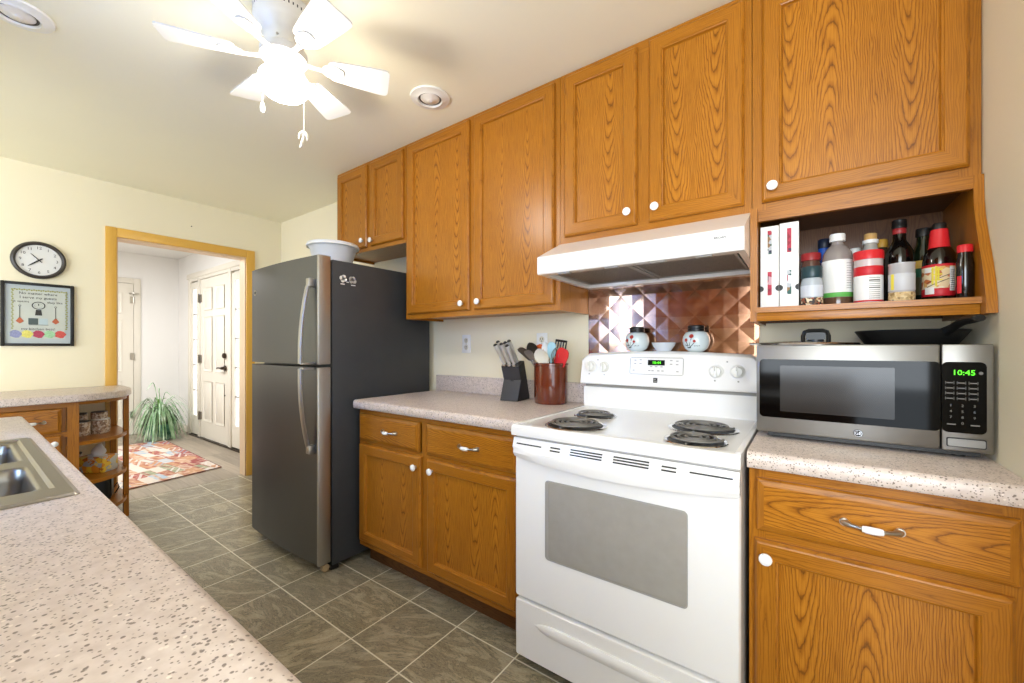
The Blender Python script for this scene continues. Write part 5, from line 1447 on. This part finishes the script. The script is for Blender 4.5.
# ------------------------------------------------------------------ clock and picture
t = thing('wall_clock', 'round wall clock with black rim above the framed picture', 'clock', (XF, -1.588, 1.796))
def cf(u, v, wv): return (XF+wv, -1.588+u, 1.796+v)          # u to the right as seen from the room
m = M(); m.lathe([(.098, .001), (.112, .002), (.124, .010), (.127, .018), (.123, .028), (.114, .032), (.106, .026), (.103, .016)], seg=48, cap=False, xf=cf); build(m, 'rim', mat('dark_clock_rim', '#3a3431', .35), t, smooth=50)
m = M(); m.lathe([(0, .001), (.106, .001), (.106, .014), (0, .014)], seg=40, xf=cf); dl = build(m, 'dial', mat('clock_dial', '#dcdad6', .4), t)
for k in range(1, 13):
    a = PI/2-k*PI/6
    text(str(k), 'numeral', .026, cf(.083*math.cos(a), .083*math.sin(a), .0145), FACE_X, LBLK, dl, .0003)
def hand(nm, ang, L, wd):
    a = PI/2-ang*PI/6; m = M(); d = (math.cos(a), math.sin(a)); s = (-d[1], d[0])
    pts = [(-.02, .6), (0, 1), (L*.7, .8), (L, .2)]
    poly = [(x*d[0]+w_*wd*s[0], x*d[1]+w_*wd*s[1]) for x, w_ in pts]+[(x*d[0]-w_*wd*s[0], x*d[1]-w_*wd*s[1]) for x, w_ in pts[::-1]]
    n = len(poly)
    vs = [cf(u, v, .017) for u, v in poly]+[cf(u, v, .0185) for u, v in poly]
    m.add(vs, [list(range(n)), [n+i for i in range(n)][::-1]]+[[i, (i+1) % n, n+(i+1) % n, n+i] for i in range(n)]); build(m, nm, LBLK, t, smooth=0)
hand('hour_hand', 10.6, .058, .0030); hand('minute_hand', 7.6, .068, .0045)
m = M(); m.lathe([(0, .014), (.005, .014), (.005, .021), (0, .021)], seg=12, xf=cf); build(m, 'hub', LBLK, t)
t = thing('framed_picture', 'black framed kitchen print with lettering, below the clock', 'picture', (XF, -1.588, 1.42))
py0, py1, pz0, pz1 = -1.754, -1.424, 1.212, 1.640
m = M()
for (a, b_, c_, d_) in ((py0, py0+.018, pz0, pz1), (py1-.018, py1, pz0, pz1), (py0+.018, py1-.018, pz0, pz0+.018), (py0+.018, py1-.018, pz1-.018, pz1)): m.box(XF+.001, XF+.022, a, b_, c_, d_, bev=.003)
build(m, 'frame', BLACKPL, t)
m = M(); m.box(XF+.001, XF+.008, py0+.016, py1-.016, pz0+.016, pz1-.016); mb = build(m, 'mat_board', MATBOARD, t)
m = M(); m.box(XF+.008, XF+.0095, py0+.045, py1-.042, pz0+.050, pz1-.050); pp = build(m, 'print', PAPER, t)
WX = XF+.0098
for (s, sz, y, z) in (('No matter where', .024, -1.590, 1.567), ('I serve my guests', .024, -1.590, 1.539), ('it seems', .021, -1.666, 1.511), ('they like', .021, -1.515, 1.511), ('my kitchen best!', .023, -1.590, 1.327)):
    text(s, 'lettering', sz, (WX, y, z), FACE_X, LBLK, pp, .0003)
m = M(); m.lathe([(.026, 0), (.031, 0), (.031, .001), (.026, .001)], seg=28, cap=False, xf=lambda x, y, z: (WX+z, -1.590+x, 1.487+y*.85))
for k in range(10):
    a = 2*PI*k/10; m.box(WX, WX+.001, -1.591+.018*math.cos(a), -1.589+.018*math.cos(a), 1.486+.016*math.sin(a), 1.488+.016*math.sin(a))
m.prism([(-1.606, 1.42), (-1.574, 1.42), (-1.578, 1.458), (-1.602, 1.458)], WX, WX+.001, 'x'); m.box(WX, WX+.001, -1.592, -1.588, 1.487, 1.50)
build(m, 'scale_drawing', DARKGR, pp)
m = M(); m.box(WX, WX+.001, -1.635, -1.592, 1.358, 1.40); m.box(WX, WX+.001, -1.632, -1.545, 1.354, 1.357); build(m, 'stove_drawing', mat('slate_ink', '#4f5b58', .6), pp)
m = M(); m.box(WX, WX+.001, -1.588, -1.548, 1.358, 1.40); build(m, 'pale_stove_drawing', mat('pale_blue_ink', '#b3c3c6', .6), pp)
for y in (-1.672, -1.512):
    m = M(); m.box(WX, WX+.001, y-.0015, y+.0015, 1.40, 1.475, 0); m.lathe([(.004, 0), (.006, 0), (.006, .001), (.004, .001)], seg=12, cap=False, xf=lambda x, yy, z: (WX+z, y+x, 1.481+yy))
    m.prism([(y-.018, 1.378), (y, 1.362), (y+.018, 1.378), (y+.004, 1.402), (y-.004, 1.402)], WX, WX+.001, 'x', 1); build(m, 'utensil_drawing', [DARKGR, mat('rust_ink', '#b5603f', .6) if 'rust_ink' not in MATS else MATS['rust_ink']], pp)
for k, col in enumerate(('#8c8fb0', '#d9cf6a', '#a83f56', '#9cc79a', '#c8544c')):
    y = -1.690+k*.050; m = M(); pts = [(y+.026*math.cos(2*PI*i/12)*(1+.12*math.cos(5*2*PI*i/12)), 1.292+.026*math.sin(2*PI*i/12)*(1+.1*math.sin(4*2*PI*i/12))) for i in range(12)]
    m.prism(pts, WX, WX+.001, 'x'); build(m, 'fruit_drawing', mat('ink_'+['violet', 'yellow', 'crimson', 'green', 'red'][k], col, .6, vary=.2, scale=120), pp)
m = M()
for k in range(24):
    y = -1.705+.243*k/23; m.disc((WX, y, 1.588+.003*(k % 2)), .005, (1, 0, 0), .0008, 8)
for k in range(20):
    z = 1.33+.25*k/19
    for y in (-1.705, -1.462): m.disc((WX, y+.003*(k % 2), z), .005, (1, 0, 0), .0008, 8)
build(m, 'vine_border', mat('olive_ink', '#9a9a52', .6, vary=.2, scale=200), pp)
m = M(); m.disc((XF, -.735, 2.235), .004, (1, 0, 0), .008, 10); o = build(m, 'wall_nail', DARKGR); tag(o, 'tiny dark nail in the wall above the doorway', 'nail')

# ------------------------------------------------------------------ items on the curved end shelves
Z1, Z2, Z3 = .6125, .3575, .1575
def jar2(x, y, z, r, h, label, lidm, lid=True):
    t = thing('storage_jar', label, 'jar', (x, y, z), 'jars on the rounded end shelves')
    m = M(); m.lathe([(0, 0), (r*.92, 0), (r, .005), (r, h*.86), (r*.9, h*.92)], (x, y, z), 24, mi=0); build(m, 'jar_body', JARFILL, t, smooth=40)
    if lid:
        m = M(); m.lathe([(r*.88, h*.91), (r*.95, h*.92), (r*.97, h*.98), (r*.9, h), (0, h)], (x, y, z), 24); build(m, 'lid', lidm, t)
    return t
jar2(-3.03, -1.425, Z1, .040, .098, 'short brown-filled jar at the front left of the upper end shelf', DARKST)
jar2(-3.06, -1.335, Z1, .050, .100, 'wide brown-filled jar under a smaller jar on the end shelf', WHITEPL)
jar2(-3.06, -1.340, Z1+.1005, .043, .048, 'small white-banded jar stacked on the wide jar', DARKST)
jar2(-3.18, -1.415, Z1, .035, .135, 'dark-lidded jar at the back left of the upper end shelf', BLACKPL)
jar2(-3.12, -1.440, Z2, .028, .13, 'dark-lidded jar behind the tissue box on the end shelf', BLACKPL)
t = thing('tissue_box', 'tissue box with orange and yellow leaf print on the end shelf', 'tissue box', (-3.03, -1.355, Z2))
bxr = Matrix.Rotation(math.radians(38), 4, 'Z')
def tbf(x, y, z): p = bxr @ Vector((x, y, 0)); return (-3.04+p.x, -1.352+p.y, Z2+z)
m = M(); m.box(-.085, .085, -.055, .055, 0, .105, bev=.002, xf=tbf); build(m, 'carton', LEAFBOX, t)
m = M(); m.lathe([(0, .1052), (.045, .1052), (.045, .1065), (0, .1065)], seg=20, xf=lambda x, y, z: tbf(x*1.3, y*.8, z)); build(m, 'opening', LBLW, t)
m = M(); rows = []
for i in range(7):
    u = i/6; row = []
    for k in range(16):
        a = 2*PI*k/16; r = (.03+.022*math.sin(PI*u)+.006*math.sin(3*a+u*4))*(1-.75*u**2)
        row.append(tbf(r*math.cos(a)+.02*u, r*.55*math.sin(a), .106+.075*u+.006*math.sin(2*a)*u))
    rows.append(row)
loft(m, rows); build(m, 'tissue', TISSUE, t, smooth=60)
t = thing('slow_cooker', 'black rounded appliance with a cord on the lowest end shelf', 'appliance', (-3.10, -1.36, Z3))
m = M()
loft(m, [rrect(-3.19, -2.99, -1.455, -1.285, .04, Z3+.006), rrect(-3.195, -2.985, -1.46, -1.28, .04, Z3+.02), rrect(-3.19, -2.99, -1.455, -1.285, .045, Z3+.17), rrect(-3.175, -3.005, -1.44, -1.30, .045, Z3+.185)], capfirst=True)
build(m, 'housing', BLACKPL, t, smooth=50)
m = M(); m.box(-3.18, -3.0, -1.289, -1.277, Z3+.03, Z3+.16, bev=.003); build(m, 'side_panel', STEEL, t)
m = M(); m.tube([(-3.06, -1.275, Z3+.05), (-3.05, -1.25, Z3+.09), (-3.04, -1.243, Z3+.06), (-3.05, -1.262, Z3+.02), (-3.1, -1.262, Z3+.005)], .004, 8); build(m, 'cord', BLACKPL, t)
m = M()
for x in (-3.17, -3.01):
    for y in (-1.44, -1.30): m.cyl((x, y, Z3), (x, y, Z3+.008), .01, 10)
build(m, 'feet', BLACKPL, t)

# ------------------------------------------------------------------ hallway rug and plant
m = M()
rp = [(-3.70, -1.62), (-3.72, -1.10), (-3.835, -.355), (-5.80, -.32), (-5.88, -1.62)]
loft(m, [[(x, y, z) for x, y in rp] for z in (.0005, .010)], capfirst=True)
o = build(m, 'patchwork_rug', RUGM, smooth=0); tag(o, 'red, white and blue patchwork rug on the hallway floor', 'rug')
m = M(); m.tube([(x, y, .0085) for x, y in rp], .004, 6, closed=True); build(m, 'binding', mat('rug_binding', '#6b4a48', .9), o)

PXC, PYC = -5.90, -.345
t = thing('potted_plant', 'bushy arching spider plant in a pot by the front door', 'plant', (PXC, PYC, 0))
m = M(); m.lathe([(0, .002), (.11, .002), (.13, .03), (.155, .10), (.16, .17), (.15, .205), (.155, .215), (.14, .215), (.13, .19), (0, .19)], (PXC, PYC, 0), 28); build(m, 'pot', POTM, t, smooth=50)
m = M(); m.tube([(PXC, PYC, .19), (PXC+.005, PYC, .28), (PXC, PYC, .34)], [.05, .035, .025], 10); build(m, 'trunk', TRUNKM, t)
def leaf(m, az, L, rise, out, drop, w0, mi=0, z0=.33):
    n = 12; prev = None; d = Vector((math.cos(az), math.sin(az), 0)); s = Vector((-d.y, d.x, 0))
    vs = []; fs = []
    tw = random.uniform(-.8, .8)
    for k in range(n+1):
        u = k/n
        r = out*(u**.9); z = z0+rise*math.sin(min(1, u/.55)*PI/2)*1.0-drop*max(0, (u-.35)/.65)**1.7
        z = max(.02, z)
        ww = w0*(math.sin(PI*min(.98, .12+.86*u))**.7)
        c = Vector((PXC, PYC, z))+d*r
        c.y = min(c.y, HY-.06); c.x = max(c.x, HX+.05)
        sd = (s*math.cos(tw)+Vector((0, 0, 1))*math.sin(tw)*.6)
        vs += [tuple(c-sd*ww/2), tuple(c+Vector((0, 0, -.003*0))), tuple(c+sd*ww/2)]
    for k in range(n):
        for j in range(2): fs.append([k*3+j, k*3+j+1, k*3+4+j, k*3+3+j])
    m.add(vs, fs, mi)
m = M()
for k in range(160):
    az = random.uniform(0, 2*PI); leaf(m, az, 1, random.uniform(-.02, .13), random.uniform(.17, .31), random.uniform(.26, .50), random.uniform(.010, .020))
for k in range(46):
    az = random.uniform(0, 2*PI); leaf(m, az, 1, random.uniform(.10, .26), random.uniform(.20, .40), random.uniform(.10, .46), random.uniform(.008, .013))
for (az, ri, ou, dr) in ((.35, .44, .30, .10), (.7, .36, .22, .06), (2.9, .24, .34, .12), (-2.4, .20, .38, .14), (1.4, .30, .18, .05), (2.5, .26, .30, .20), (-.3, .22, .36, .24), (.1, .18, .38, .3)):
    leaf(m, az-1.0, 1, ri, ou, dr, .012)
fo = build(m, 'foliage', LEAFM, t, smooth=60)
m = M()
for k in range(26):
    az = random.uniform(0, 2*PI); leaf(m, az, 1, random.uniform(.12, .26), random.uniform(.02, .08), 0, random.uniform(.016, .026), z0=.30)
build(m, 'heart_leaves', LEAFC, t, smooth=60)
